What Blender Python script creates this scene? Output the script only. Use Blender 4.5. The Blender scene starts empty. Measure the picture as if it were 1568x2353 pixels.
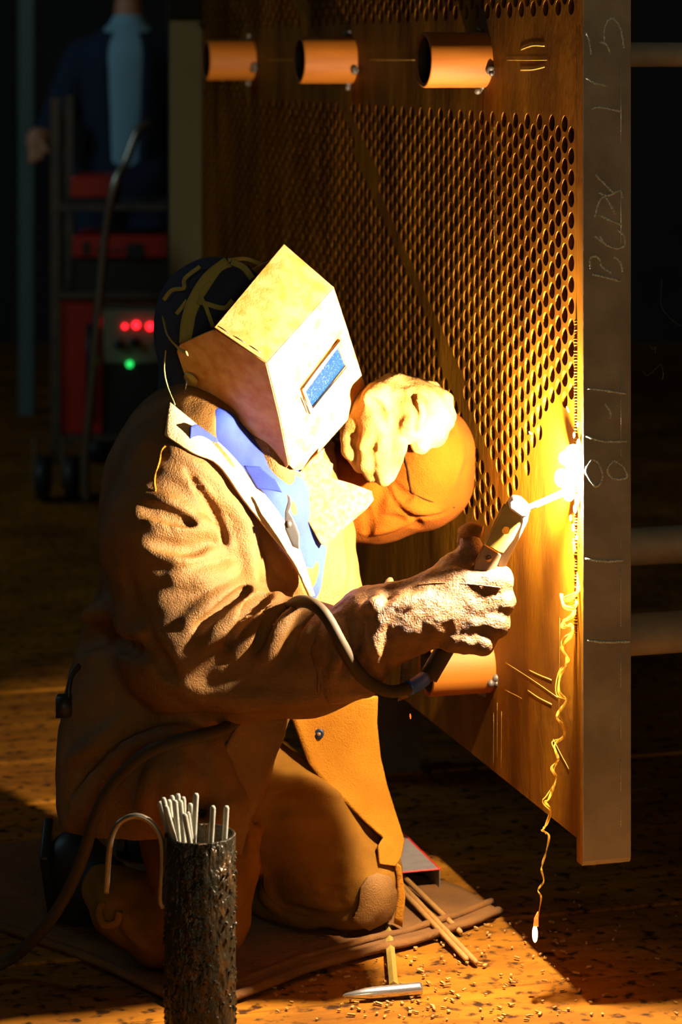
import bpy, bmesh, math, random
import numpy as np
from mathutils import Vector, Matrix, noise
from mathutils.bvhtree import BVHTree
random.seed(7); np.random.seed(7)
SC = bpy.context.scene
COL = SC.collection
# ------------------------------------------------------------------ camera
F, CX, HY, H = 6000.0, 784.0, 138.0, 1.41      # focal (px of a 1568x2353 frame), horizon, eye height
cam_d = bpy.data.cameras.new('camera'); cam = bpy.data.objects.new('camera', cam_d); COL.objects.link(cam)
cam.location = (0, 0, H); cam.rotation_euler = (math.pi/2, 0, 0)
cam_d.sensor_fit = 'VERTICAL'; cam_d.sensor_height = 36; cam_d.lens = F/2353*36
cam_d.shift_y = -(1176.5-HY)/2353
cam_d.dof.use_dof = True; cam_d.dof.focus_distance = 3.98; cam_d.dof.aperture_fstop = 4.2
cam_d.clip_start = .05; cam_d.clip_end = 60
SC.camera = cam
# ------------------------------------------------------------------ light, exposure
SC.view_settings.view_transform = 'Standard'; SC.view_settings.look = 'None'
SC.view_settings.exposure = 0.0; SC.view_settings.gamma = 1; SC.view_settings.use_curve_mapping = False
ARC_STRENGTH = 35000.0
ARC_COLOR = (1.0, .82, .62)
w = bpy.data.worlds.new('shop_air'); SC.world = w; w.use_nodes = True
w.node_tree.nodes['Background'].inputs[0].default_value = (.55, .52, .30, 1)
w.node_tree.nodes['Background'].inputs[1].default_value = .016
def area(name, loc, tgt, size, power, color):
    d = bpy.data.lights.new(name, 'AREA'); d.shape = 'RECTANGLE'; d.size = size[0]; d.size_y = size[1]
    d.energy = power; d.color = color
    o = bpy.data.objects.new(name, d); COL.objects.link(o); o.location = loc
    o.rotation_euler = (Vector(tgt)-Vector(loc)).to_track_quat('-Z', 'Y').to_euler(); return o
area('added_fill_behind', (1.3, -3.6, 2.1), (0.6, 4, .8), (2.4, 1.6), 46, (1.0, .88, .56))  # unseen fill light, added to lift the edge bar and camera-facing sides
area('added_cool_fill', (-4.2, 6.0, 3.2), (-1.3, 9.0, 1.0), (1.2, 1.6), 26, (.55, .85, 1.0))  # unseen cool fill, added to brighten the background person and machines
try: SC.cycles.use_denoising = True
except Exception: pass
try: SC.cycles.sample_clamp_indirect = 6
except Exception: pass
# ------------------------------------------------------------------ coordinates
def P(px, py, Y): return Vector(((px-CX)/F*Y, Y, H-(py-HY)/F*Y))
def FL(px, py, z=0.0):
    Y = F*(H-z)/(py-HY); return Vector(((px-CX)/F*Y, Y, z))
def R(rpx, Y): return rpx/F*Y
DD = Vector((-.2702, .9628, 0))               # direction of the plate, away from the camera
NN = Vector((-.9628, -.2702, 0))              # out of the plate, towards the welder
PL0 = Vector((.3541, 3.926, 0))               # near end of the plate
def PLT(s, z, out=0.0): return PL0+DD*s+NN*out+Vector((0, 0, z))
def plate_hit(px, py, out=0.0):
    o = PL0+NN*out; k = (px-CX)/F
    s = (o.x-k*o.y)/(.2702+.9628*k); Y = o.y+.9628*s
    return s, H-(py-HY)/F*Y
# ------------------------------------------------------------------ materials
def mat(name, color, rough=.6, metal=0, nscale=0, c2=None, bump=0, bscale=200, spec=.5, detail=6, emit=None, estr=0, b2=0, b2scale=30, stretch=None, nmin=.35, nmax=.65, sheen=0):
    m = bpy.data.materials.new(name); m.use_nodes = True
    nt = m.node_tree; N = nt.nodes; L = nt.links; b = N['Principled BSDF']
    b.inputs['Base Color'].default_value = (*color, 1); b.inputs['Roughness'].default_value = rough
    b.inputs['Metallic'].default_value = metal; b.inputs['Specular IOR Level'].default_value = spec
    if sheen: b.inputs['Sheen Weight'].default_value = sheen
    tc = N.new('ShaderNodeTexCoord'); mp = N.new('ShaderNodeMapping'); L.new(tc.outputs['Object'], mp.inputs[0])
    if stretch: mp.inputs['Scale'].default_value = stretch
    if nscale:
        n = N.new('ShaderNodeTexNoise'); n.inputs['Scale'].default_value = nscale; n.inputs['Detail'].default_value = detail
        L.new(mp.outputs[0], n.inputs[0]); r = N.new('ShaderNodeValToRGB')
        r.color_ramp.elements[0].position = nmin; r.color_ramp.elements[1].position = nmax
        r.color_ramp.elements[0].color = (*color, 1); r.color_ramp.elements[1].color = (*(c2 or color), 1)
        L.new(n.outputs[0], r.inputs[0]); L.new(r.outputs[0], b.inputs['Base Color'])
    last = None
    for st, sc, dist in ((bump, bscale, .002), (b2, b2scale, .01)):
        if st:
            n = N.new('ShaderNodeTexNoise'); n.inputs['Scale'].default_value = sc; n.inputs['Detail'].default_value = 4
            L.new(mp.outputs[0], n.inputs[0]); bp = N.new('ShaderNodeBump'); bp.inputs['Strength'].default_value = st
            bp.inputs['Distance'].default_value = dist; L.new(n.outputs[0], bp.inputs['Height'])
            if last: L.new(last.outputs[0], bp.inputs['Normal'])
            last = bp
    if last: L.new(last.outputs[0], b.inputs['Normal'])
    if emit:
        b.inputs['Emission Color'].default_value = (*emit, 1); b.inputs['Emission Strength'].default_value = estr
    return m
M = {}
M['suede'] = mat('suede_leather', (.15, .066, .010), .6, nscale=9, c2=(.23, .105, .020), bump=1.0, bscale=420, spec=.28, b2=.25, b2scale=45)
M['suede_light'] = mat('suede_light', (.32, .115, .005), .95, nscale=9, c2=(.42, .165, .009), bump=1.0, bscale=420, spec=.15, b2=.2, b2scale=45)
M['sleeve'] = mat('sleeve_leather_arc_tint', (.090, .020, .0005), .95, nscale=9, c2=(.125, .031, .001), bump=1.0, bscale=420, spec=.05, b2=.2, b2scale=45)  # same jacket leather, darkened and reddened to read orange under the arc
M['canvas'] = mat('trouser_canvas', (.16, .065, .006), .95, nscale=12, c2=(.24, .10, .010), bump=.6, bscale=600, spec=.1, b2=.3, b2scale=40)
M['glove'] = mat('glove_leather', (.20, .085, .018), .55, nscale=30, c2=(.11, .045, .010), bump=1.0, bscale=380, spec=.5, b2=.35, b2scale=60)
M['glove_y'] = mat('glove_pale_leather', (.40, .24, .055), .9, nscale=14, c2=(.15, .055, .004), bump=.9, bscale=380, spec=.2, b2=.3, b2scale=50)
M['fibre'] = mat('mask_fibreboard', (.56, .23, .035), .5, nscale=45, c2=(.72, .40, .13), bump=.35, bscale=300, spec=.35, b2=.12, b2scale=25)
M['bib'] = mat('bib_leather', (.20, .095, .022), .9, nscale=120, c2=(.34, .19, .07), bump=.5, bscale=300, spec=.2)
M['navy'] = mat('navy_cotton', (.03, .035, .07), .95, bump=.4, bscale=400)
M['strap'] = mat('khaki_strap', (.42, .34, .08), .8, bump=.3, bscale=400)
M['shirt'] = mat('blue_shirt', (.012, .028, .24), .9, nscale=14, c2=(.022, .055, .36), bump=.3, bscale=500)
M['steel'] = mat('rust_tinted_steel', (.095, .030, .0004), .55, 0, spec=.10, nscale=10, c2=(.22, .080, .0012), bump=.3, bscale=160, b2=.22, b2scale=18, stretch=(1, 1, .35))
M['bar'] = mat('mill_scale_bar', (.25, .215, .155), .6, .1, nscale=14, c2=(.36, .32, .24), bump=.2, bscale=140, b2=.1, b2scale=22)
M['stub'] = mat('pipe_steel', (.24, .066, .002), .65, 0, spec=.25, nscale=16, c2=(.31, .095, .004), bump=.06, bscale=120, stretch=(.3, .3, 3))
M['farbar'] = mat('shade_darkened_bar', (.030, .028, .014), .95, spec=.1)  # steel colour darkened to stand for the shade on the far bar
M['lapel'] = mat('lapel_leather_overlit', (.60, .40, .18), .95, nscale=20, c2=(.70, .50, .26), bump=.8, bscale=400, spec=.1)  # lapel leather paled to stand for its overexposed lit look
M['stubin'] = mat('pipe_bore', (.05, .035, .02), .6, .3)
M['darksteel'] = mat('dark_steel', (.07, .06, .05), .5, .4, nscale=20, c2=(.12, .09, .06), bump=.2, bscale=80)
M['chalk'] = mat('chalk', (.85, .92, .78), .95, nscale=500, c2=(.30, .32, .26), detail=2)
M['scribe'] = mat('bright_scratch', (.50, .28, .04), .5, .1)
M['brass'] = mat('brass', (.50, .33, .06), .4, .25, nscale=30, c2=(.36, .23, .04), bump=.1, bscale=100)
M['copper'] = mat('worn_copper', (.42, .22, .09), .4, .6, nscale=40, c2=(.3, .17, .1), bump=.15, bscale=120)
M['rubber'] = mat('cable_rubber', (.045, .027, .008), .7, bump=.1, bscale=80, spec=.3)
M['tape'] = mat('blue_tape', (.01, .08, .40), .35, bump=.2, bscale=120)
M['flux'] = mat('electrode_flux', (.20, .19, .14), .7, nscale=60, c2=(.27, .255, .19), bump=.1, bscale=300)
M['fluxo'] = mat('electrode_flux_orange', (.30, .13, .02), .7, nscale=60, c2=(.36, .17, .035), bump=.1, bscale=300)
M['tin'] = mat('bright_metal', (.70, .66, .6), .25, .9, bump=.1, bscale=90)
M['spatter'] = mat('spattered_pipe', (.030, .024, .012), .26, .5, nscale=60, c2=(.10, .05, .015), bump=1, bscale=110, b2=.9, b2scale=95, stretch=(1, 1, .5), nmin=.5, nmax=.7)
M['hook'] = mat('hook_steel', (.30, .26, .2), .28, .8, bump=.2, bscale=90)
M['red'] = mat('red_enamel', (.55, .018, .008), .4, nscale=5, c2=(.40, .012, .006))
M['panel'] = mat('grey_green_panel', (.20, .22, .12), .6)
M['black'] = mat('black_plastic', (.012, .012, .012), .5)
M['bluejean'] = mat('dark_blue_cloth', (.012, .022, .05), .95)
M['paleshirt'] = mat('pale_blue_shirt', (.28, .50, .62), .9)
M['skin'] = mat('skin', (.55, .24, .12), .5)
M['card'] = mat('carton_board', (.22, .18, .15), .7, nscale=60, c2=(.28, .22, .17))
M['cardred'] = mat('carton_red', (.75, .03, .01), .6)
M['mat'] = mat('leather_mat', (.19, .070, .005), .95, nscale=12, c2=(.12, .045, .004), bump=.9, bscale=120, b2=.4, b2scale=30)
M['thread'] = mat('dark_thread', (.02, .008, .002), 1, spec=0)
M['chip'] = mat('slag_chip', (.25, .11, .015), .7, nscale=40, c2=(.50, .26, .06))
M['wall'] = mat('dark_wall', (.030, .034, .030), .9, nscale=2, c2=(.02, .02, .02))  # near-black wall tone with faint mottling
M['ledr'] = mat('led_red', (.5, 0, 0), emit=(1, .01, .02), estr=6)
M['ledg'] = mat('led_green', (0, .3, .05), emit=(.02, .7, .12), estr=2.2)
M['arc'] = mat('arc_plasma', (1, 1, 1), emit=ARC_COLOR, estr=ARC_STRENGTH)
M['hot'] = mat('white_hot_metal', (1, .8, .5), emit=(1, .80, .5), estr=9)
M['drop'] = mat('glowing_drop', (1, .3, .1), emit=(1, .30, .06), estr=170)
M['dropedge'] = mat('cooling_drop', (.8, .1, .02), emit=(1, .10, .01), estr=2.5)
def lens_mat():
    m = mat('shade_glass', (.02, .16, .50), .3, spec=.2); nt = m.node_tree; N = nt.nodes; L = nt.links
    tc = N.new('ShaderNodeTexCoord'); v = N.new('ShaderNodeTexNoise'); v.inputs['Scale'].default_value = 420; v.inputs['Detail'].default_value = 3
    L.new(tc.outputs['Object'], v.inputs[0]); r = N.new('ShaderNodeValToRGB')
    r.color_ramp.elements[0].position = .60; r.color_ramp.elements[1].position = .70
    r.color_ramp.elements[0].color = (.003, .022, .10, 1); r.color_ramp.elements[1].color = (.10, .22, .32, 1)
    L.new(v.outputs[0], r.inputs[0]); L.new(r.outputs[0], N['Principled BSDF'].inputs['Base Color']); return m
M['lens'] = lens_mat()
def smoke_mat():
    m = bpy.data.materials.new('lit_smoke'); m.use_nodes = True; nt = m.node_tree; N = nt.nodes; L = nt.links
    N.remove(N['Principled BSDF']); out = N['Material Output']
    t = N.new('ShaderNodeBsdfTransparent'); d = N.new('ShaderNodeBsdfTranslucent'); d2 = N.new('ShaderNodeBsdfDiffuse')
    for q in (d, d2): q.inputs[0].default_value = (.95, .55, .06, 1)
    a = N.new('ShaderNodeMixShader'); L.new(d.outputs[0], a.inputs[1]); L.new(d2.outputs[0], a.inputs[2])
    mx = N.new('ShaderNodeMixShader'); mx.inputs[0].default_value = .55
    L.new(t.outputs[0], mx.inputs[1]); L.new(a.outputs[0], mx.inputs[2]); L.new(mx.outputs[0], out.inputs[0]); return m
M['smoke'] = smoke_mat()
def wisp_mat():
    m = bpy.data.materials.new('grey_smoke'); m.use_nodes = True; nt = m.node_tree; N = nt.nodes; L = nt.links
    N.remove(N['Principled BSDF']); out = N['Material Output']
    t = N.new('ShaderNodeBsdfTransparent'); d = N.new('ShaderNodeBsdfDiffuse'); d.inputs[0].default_value = (.8, .75, .75, 1)
    mx = N.new('ShaderNodeMixShader'); mx.inputs[0].default_value = .025
    L.new(t.outputs[0], mx.inputs[1]); L.new(d.outputs[0], mx.inputs[2]); L.new(mx.outputs[0], out.inputs[0]); return m
M['wisp'] = wisp_mat()
def floor_mat():
    m = bpy.data.materials.new('plank_floor'); m.use_nodes = True; nt = m.node_tree; N = nt.nodes; L = nt.links
    b = N['Principled BSDF']; b.inputs['Roughness'].default_value = .8; b.inputs['Specular IOR Level'].default_value = .15
    tc = N.new('ShaderNodeTexCoord'); mp = N.new('ShaderNodeMapping'); L.new(tc.outputs['Object'], mp.inputs[0])
    mp.inputs['Scale'].default_value = (1.2, 9, 1)
    n = N.new('ShaderNodeTexNoise'); n.inputs['Scale'].default_value = 2.2; n.inputs['Detail'].default_value = 9; n.inputs['Roughness'].default_value = .65
    L.new(mp.outputs[0], n.inputs[0]); r = N.new('ShaderNodeValToRGB')
    r.color_ramp.elements[0].position = .32; r.color_ramp.elements[1].position = .68
    r.color_ramp.elements[0].color = (.19, .066, .002, 1); r.color_ramp.elements[1].color = (.42, .155, .005, 1)
    L.new(n.outputs[0], r.inputs[0])
    n2 = N.new('ShaderNodeTexNoise'); n2.inputs['Scale'].default_value = 38; n2.inputs['Detail'].default_value = 8; L.new(tc.outputs['Object'], n2.inputs[0])
    r2 = N.new('ShaderNodeValToRGB'); r2.color_ramp.elements[0].position = .34; r2.color_ramp.elements[1].position = .46
    r2.color_ramp.elements[0].color = (.12, .10, .08, 1); r2.color_ramp.elements[1].color = (1, 1, 1, 1)
    L.new(n2.outputs[0], r2.inputs[0])
    n3 = N.new('ShaderNodeTexNoise'); n3.inputs['Scale'].default_value = 3.3; n3.inputs['Detail'].default_value = 5; L.new(tc.outputs['Object'], n3.inputs[0])
    r3 = N.new('ShaderNodeValToRGB'); r3.color_ramp.elements[0].position = .35; r3.color_ramp.elements[1].position = .62
    r3.color_ramp.elements[0].color = (.55, .5, .45, 1); r3.color_ramp.elements[1].color = (1, 1, 1, 1)
    L.new(n3.outputs[0], r3.inputs[0])
    def mul(a, c):
        q = N.new('ShaderNodeMix'); q.data_type = 'RGBA'; q.blend_type = 'MULTIPLY'; q.inputs[0].default_value = 1
        L.new(a, q.inputs[6]); L.new(c, q.inputs[7]); return q.outputs[2]
    L.new(mul(mul(r.outputs[0], r2.outputs[0]), r3.outputs[0]), b.inputs['Base Color'])
    bp = N.new('ShaderNodeBump'); bp.inputs['Strength'].default_value = .8; bp.inputs['Distance'].default_value = .004; L.new(n2.outputs[0], bp.inputs['Height'])
    bp2 = N.new('ShaderNodeBump'); bp2.inputs['Strength'].default_value = .6; bp2.inputs['Distance'].default_value = .004; L.new(n.outputs[0], bp2.inputs['Height'])
    L.new(bp.outputs[0], bp2.inputs['Normal']); L.new(bp2.outputs[0], b.inputs['Normal']); return m
M['floor'] = floor_mat()
# ------------------------------------------------------------------ object helpers
WL = {}
def worldloc(o):
    return WL.get(o.name, Vector((0, 0, 0)))
def empty(name, loc, label=None, cat=None, group=None):
    o = bpy.data.objects.new(name, None); COL.objects.link(o); o.location = loc; o.empty_display_size = .05
    WL[o.name] = Vector(loc)
    tag(o, label, cat, group); return o
def tag(o, label=None, cat=None, group=None, kind=None):
    if label: o['label'] = label
    if cat: o['category'] = cat
    if group: o['group'] = group
    if kind: o['kind'] = kind
    return o
def build(name, vf, m, parent=None, loc=None, smooth=True, solid=0, bevel=0, sub=0, offset=0):
    """one mesh object; vf = (verts, faces) in world coordinates"""
    v, f = vf
    base = worldloc(parent) if parent else Vector(loc if loc is not None else (0, 0, 0))
    me = bpy.data.meshes.new(name)
    v = np.asarray([tuple(q) for q in v], dtype=float) if not isinstance(v, np.ndarray) else v
    me.from_pydata((v-np.array(base)).tolist(), [], [tuple(int(i) for i in q) for q in f]); me.update()
    me.materials.append(m)
    if smooth:
        me.polygons.foreach_set('use_smooth', [True]*len(me.polygons))
    o = bpy.data.objects.new(name, me); COL.objects.link(o)
    if parent: o.parent = parent
    else: o.location = base
    WL[o.name] = Vector(base)
    if solid:
        md = o.modifiers.new('s', 'SOLIDIFY'); md.thickness = solid; md.offset = offset
    if bevel:
        md = o.modifiers.new('b', 'BEVEL'); md.width = bevel; md.segments = 2; md.limit_method = 'ANGLE'; md.angle_limit = .6
    if sub:
        md = o.modifiers.new('u', 'SUBSURF'); md.levels = sub; md.render_levels = sub
    return o
def join(*vfs):
    V = []; Fc = []; n = 0
    for v, f in vfs:
        v = [tuple(q) for q in v]; V += v; Fc += [tuple(i+n for i in q) for q in f]; n += len(v)
    return V, Fc
def box(c, sx, sy, sz, ax=None):
    ax = ax or (Vector((1, 0, 0)), Vector((0, 1, 0)), Vector((0, 0, 1)))
    c = Vector(c); V = []
    for i in (-.5, .5):
        for j in (-.5, .5):
            for k in (-.5, .5): V.append(c+ax[0]*(i*sx)+ax[1]*(j*sy)+ax[2]*(k*sz))
    Fc = [(0, 1, 3, 2), (4, 6, 7, 5), (0, 4, 5, 1), (2, 3, 7, 6), (0, 2, 6, 4), (1, 5, 7, 3)]
    if ax[0].cross(ax[1]).dot(ax[2]) < 0: Fc = [tuple(reversed(q)) for q in Fc]
    return V, Fc
def catmull(pts, n=8):
    pts = [Vector(p) for p in pts]
    if len(pts) < 3: return [pts[0].lerp(pts[-1], i/n) for i in range(n+1)]
    q = [pts[0]*2-pts[1]]+pts+[pts[-1]*2-pts[-2]]; out = []
    for i in range(1, len(q)-2):
        a, b, c, d = q[i-1:i+3]
        for j in range(n):
            t = j/n
            out.append(.5*((2*b)+(c-a)*t+(2*a-5*b+4*c-d)*t*t+(3*b-a-3*c+d)*t**3))
    out.append(pts[-1]); return out
def tube(path, r, n=10, flat=None, caps=True, up=None):
    """r: number or list; flat: (normal vector, ratio) squashes the section"""
    V = []; Fc = []; m = len(path); path = [Vector(p) for p in path]
    prev = None
    for i, p in enumerate(path):
        t = (path[min(i+1, m-1)]-path[max(i-1, 0)]).normalized()
        if flat is not None: a = (flat[0]-t*flat[0].dot(t)).normalized()
        else:
            ref = prev if prev is not None else (Vector((0, 0, 1)) if abs(t.z) < .9 else Vector((1, 0, 0)))
            a = (ref-t*ref.dot(t)).normalized()
        prev = a; b = t.cross(a); rr = r[i] if isinstance(r, (list, tuple)) else r
        for k in range(n):
            w_ = 2*math.pi*k/n
            V.append(p+a*(math.cos(w_)*rr*(flat[1] if flat else 1))+b*(math.sin(w_)*rr))
    for i in range(m-1):
        for k in range(n):
            Fc.append((i*n+k, i*n+(k+1) % n, (i+1)*n+(k+1) % n, (i+1)*n+k))
    if caps:
        Fc.append(tuple(reversed(range(n)))); Fc.append(tuple(range((m-1)*n, m*n)))
    return V, Fc
def lathe(prof, axis_o, axis_d, n=32, closed=False):
    """prof: list of (distance along axis, radius)"""
    d = Vector(axis_d).normalized(); a = d.orthogonal().normalized(); b = d.cross(a); V = []; Fc = []
    for h, r in prof:
        for k in range(n):
            w_ = 2*math.pi*k/n; V.append(Vector(axis_o)+d*h+a*(math.cos(w_)*r)+b*(math.sin(w_)*r))
    m = len(prof)
    for i in range(m if closed else m-1):
        for k in range(n):
            j = (i+1) % m
            Fc.append((i*n+k, i*n+(k+1) % n, j*n+(k+1) % n, j*n+k))
    return V, Fc
def ball(c, r, n=12, sq=(1, 1, 1)):
    prof = [(-math.cos(math.pi*i/n)*r, max(math.sin(math.pi*i/n)*r, 1e-5)) for i in range(n+1)]
    V, Fc = lathe(prof, (0, 0, 0), (0, 0, 1), n*2)
    return [Vector((v.x*sq[0], v.y*sq[1], v.z*sq[2]))+Vector(c) for v in V], Fc
def sheet(poly, fn, cuts=3):
    """polygon in plan coordinates, finely divided and carried into space by fn(u, v)"""
    bm = bmesh.new(); vs = [bm.verts.new((p[0], p[1], 0)) for p in poly]; bm.faces.new(vs)
    bmesh.ops.triangulate(bm, faces=bm.faces[:])
    for _ in range(cuts):
        bmesh.ops.subdivide_edges(bm, edges=bm.edges[:], cuts=1, use_grid_fill=True)
        bmesh.ops.triangulate(bm, faces=bm.faces[:])
    bmesh.ops.beautify_fill(bm, faces=bm.faces[:], edges=bm.edges[:])
    bm.verts.ensure_lookup_table(); V = [fn(v.co.x, v.co.y) for v in bm.verts]
    for i, v in enumerate(bm.verts): v.index = i
    Fc = [tuple(v.index for v in f.verts) for f in bm.faces]; bm.free(); return V, Fc
# ------------------------------------------------------------------ soft-body modelling: blended volumes -> one skin
def smin(a, b, k):
    h = np.clip(.5+.5*(b-a)/k, 0, 1); return b*(1-h)+a*h-k*h*(1-h)
def d_cone(X, a, b, r1, r2):
    a = np.array(a); b = np.array(b); ba = b-a; l2 = max(float(ba@ba), 1e-12)
    t = np.clip(((X[0]-a[0])*ba[0]+(X[1]-a[1])*ba[1]+(X[2]-a[2])*ba[2])/l2, 0, 1)
    return np.sqrt((X[0]-a[0]-ba[0]*t)**2+(X[1]-a[1]-ba[1]*t)**2+(X[2]-a[2]-ba[2]*t)**2)-(r1+(r2-r1)*t)
def d_ell(X, c, ax, rad):
    q = []
    for a, r in zip(ax, rad): q.append(((X[0]-c[0])*a[0]+(X[1]-c[1])*a[1]+(X[2]-c[2])*a[2])/r)
    k0 = np.sqrt(q[0]**2+q[1]**2+q[2]**2); k1 = np.sqrt((q[0]/rad[0])**2+(q[1]/rad[1])**2+(q[2]/rad[2])**2)
    return k0*(k0-1)/np.maximum(k1, 1e-6)
class Vol:
    def __init__(s, lo, hi, h=.006):
        s.lo = np.array(lo, float); s.h = h; s.n = [int(math.ceil((b-a)/h))+1 for a, b in zip(lo, hi)]
        s.f = np.full(s.n, 1.0, dtype=np.float32)
        s.g = [s.lo[i]+h*np.arange(s.n[i]) for i in range(3)]
    def _win(s, lo, hi, pad):
        w_ = []
        for i in range(3):
            a = int(max(0, math.floor((lo[i]-pad-s.lo[i])/s.h))); b = int(min(s.n[i], math.ceil((hi[i]+pad-s.lo[i])/s.h)+1))
            if b-a < 2: return None, None
            w_.append(slice(a, b))
        return tuple(w_), (s.g[0][w_[0]][:, None, None], s.g[1][w_[1]][None, :, None], s.g[2][w_[2]][None, None, :])
    def _op(s, lo, hi, dist, k, sub):
        sl, X = s._win(lo, hi, k+2.5*s.h)
        if sl is None: return
        d = dist(X); c = s.f[sl]
        s.f[sl] = -smin(-c, d, k) if sub else smin(c, d, k)
    def cone(s, a, b, r1, r2=None, k=.02, sub=False):
        r2 = r1 if r2 is None else r2; rm = max(r1, r2)
        s._op([min(x, y)-rm for x, y in zip(a, b)], [max(x, y)+rm for x, y in zip(a, b)], lambda X: d_cone(X, a, b, r1, r2), k, sub)
    def chain(s, pts, k=.02, sub=False):
        for (a, ra), (b, rb) in zip(pts[:-1], pts[1:]): s.cone(a, b, ra, rb, k, sub)
    def ell(s, c, rad, ax=None, k=.02, sub=False):
        ax = ax or ((1, 0, 0), (0, 1, 0), (0, 0, 1)); rm = max(rad)
        s._op([q-rm for q in c], [q+rm for q in c], lambda X: d_ell(X, c, ax, rad), k, sub)
    def cut(s, p, n, k=.01):
        """remove everything on the side n points to"""
        n = Vector(n).normalized(); X = (s.g[0][:, None, None], s.g[1][None, :, None], s.g[2][None, None, :])
        d = (X[0]-p[0])*n[0]+(X[1]-p[1])*n[1]+(X[2]-p[2])*n[2]
        s.f = (-smin(-s.f, -d, k)).astype(np.float32)
    def mesh(s, nz=0, nscale=12):
        f = s.f; ins = f < 0; n = s.n
        c = np.zeros((n[0]-1, n[1]-1, n[2]-1), dtype=np.int8)
        for i in (0, 1):
            for j in (0, 1):
                for k in (0, 1): c += ins[i:n[0]-1+i, j:n[1]-1+j, k:n[2]-1+k]
        act = (c > 0) & (c < 8); idx = np.full(act.shape, -1, dtype=np.int64); ci = np.argwhere(act)
        idx[act] = np.arange(len(ci)); acc = np.zeros((len(ci), 3)); cnt = np.zeros(len(ci))
        cor = [(i, j, k) for i in (0, 1) for j in (0, 1) for k in (0, 1)]
        for a in cor:
            for b in cor:
                df = [y-x for x, y in zip(a, b)]
                if sum(df) == 1 and min(df) == 0:
                    fa = f[ci[:, 0]+a[0], ci[:, 1]+a[1], ci[:, 2]+a[2]]; fb = f[ci[:, 0]+b[0], ci[:, 1]+b[1], ci[:, 2]+b[2]]
                    m = (fa < 0) != (fb < 0); t = np.where(m, fa/np.where(m, fa-fb, 1), 0)
                    for q in range(3): acc[:, q] += np.where(m, a[q]+t*df[q], 0)
                    cnt += m
        V = s.lo+(ci+acc/cnt[:, None])*s.h; Fc = []
        for axis in range(3):
            o1, o2 = [(1, 2), (2, 0), (0, 1)][axis]
            sl0 = [slice(1, n[q]-1) for q in range(3)]; sl0[axis] = slice(0, n[axis]-1)
            sl1 = list(sl0); sl1[axis] = slice(1, n[axis])
            A = ins[tuple(sl0)]; B = ins[tuple(sl1)]; e = np.argwhere(A != B)
            if not len(e): continue
            fl = A[tuple(e.T)]; base = e.copy()
            for q in range(3):
                if q != axis: base[:, q] += 1
            def cid(d1, d2):
                t = base.copy(); t[:, o1] -= d1; t[:, o2] -= d2; return idx[tuple(t.T)]
            q4 = np.stack([cid(1, 1), cid(0, 1), cid(0, 0), cid(1, 0)], 1)
            q4[~fl] = q4[~fl][:, ::-1]; Fc.append(q4)
        Fc = np.concatenate(Fc) if Fc else np.zeros((0, 4), int)
        if nz:
            # gentle cloth unevenness along the normal
            nrm = np.zeros_like(V); fn = np.cross(V[Fc[:, 2]]-V[Fc[:, 0]], V[Fc[:, 3]]-V[Fc[:, 1]])
            for q in range(4): np.add.at(nrm, Fc[:, q], fn)
            nrm /= np.linalg.norm(nrm, axis=1)[:, None]+1e-9
            d = np.array([noise.noise(Vector(v)*nscale)+.5*noise.noise(Vector(v)*nscale*2.3) for v in V])
            V = V+nrm*(d*nz)[:, None]
        return V, Fc
def bvh(vf): return BVHTree.FromPolygons([tuple(v) for v in vf[0]], [tuple(int(i) for i in q) for q in vf[1]])
CAMP = Vector((0, 0, H))
def surf(tree, px, py, off=0.0, Ydef=4.1):
    """the point of a surface seen at a pixel of the photograph, lifted off along its normal"""
    d = (P(px, py, 1.0)-CAMP).normalized(); h = tree.ray_cast(CAMP, d)
    if h[0] is None: return P(px, py, Ydef)
    n = h[1]; n = n if n.dot(d) < 0 else -n
    return h[0]+n*off
def folds(vol, tree, lst):
    """ridges (+) and creases (-) that follow a garment: (points, radius px, sink px, k px)"""
    for pts, r, sink, k in lst:
        sub = r < 0; rr = abs(r)/1470; q = []
        for (x, y) in pts:
            q.append(surf(tree, x, y, (-sink if not sub else (rr*1470)*.5)/1470))
        q = catmull(q, 5) if len(q) > 2 else q
        m = len(q)
        for i in range(m-1):
            t0 = math.sin(math.pi*min(1, (i+.6)/m)); t1 = math.sin(math.pi*min(1, (i+1.6)/m))
            vol.cone(q[i], q[i+1], rr*((.15+.85*t0) if sub else (.45+.55*t0)), rr*((.15+.85*t1) if sub else (.45+.55*t1)), k/1470*(1.7 if sub else 1), sub)
# ================================================================== SETTING
SD = Vector((.9628, .2702, 0))                 # planks run this way
def floor():
    # planks lie edge to edge with worn shallow grooves between them
    V = []; Fc = []; w_, g = .293, .006
    s0 = 3.765-w_*14
    prof = []
    for k in range(56):
        a = s0+w_*k
        dz = -.0015*((k*7) % 3)
        prof += [(a-g*.5, -.012), (a+g*.5, dz), (a+w_-g*1.2, dz), (a+w_-g*.8, -.012)]
    xs = np.linspace(-9, 9, 19)
    for s_, z in prof:
        for x in xs:
            p = SD*float(x)+Vector((-.2702, .9628, 0))*s_; V.append((p.x, p.y, z))
    m = len(xs)
    for i in range(len(prof)-1):
        for j in range(m-1): Fc.append((i*m+j, i*m+j+1, (i+1)*m+j+1, (i+1)*m+j))
    o = build('floor', (V, Fc), M['floor'], smooth=False); tag(o, kind='structure')
    # object coordinates follow the planks
    me = o.data; a = math.atan2(SD.y, SD.x); me.transform(Matrix.Rotation(-a, 4, 'Z')); o.rotation_euler = (0, 0, a)
floor()
tag(build('wall_back', box((0, 13.1, 2.4), 18, .2, 5), M['wall'], smooth=False), kind='structure')
tag(build('wall_right', box((7.2, 6, 2.4), .2, 16, 5), M['wall'], smooth=False), kind='structure')
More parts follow.
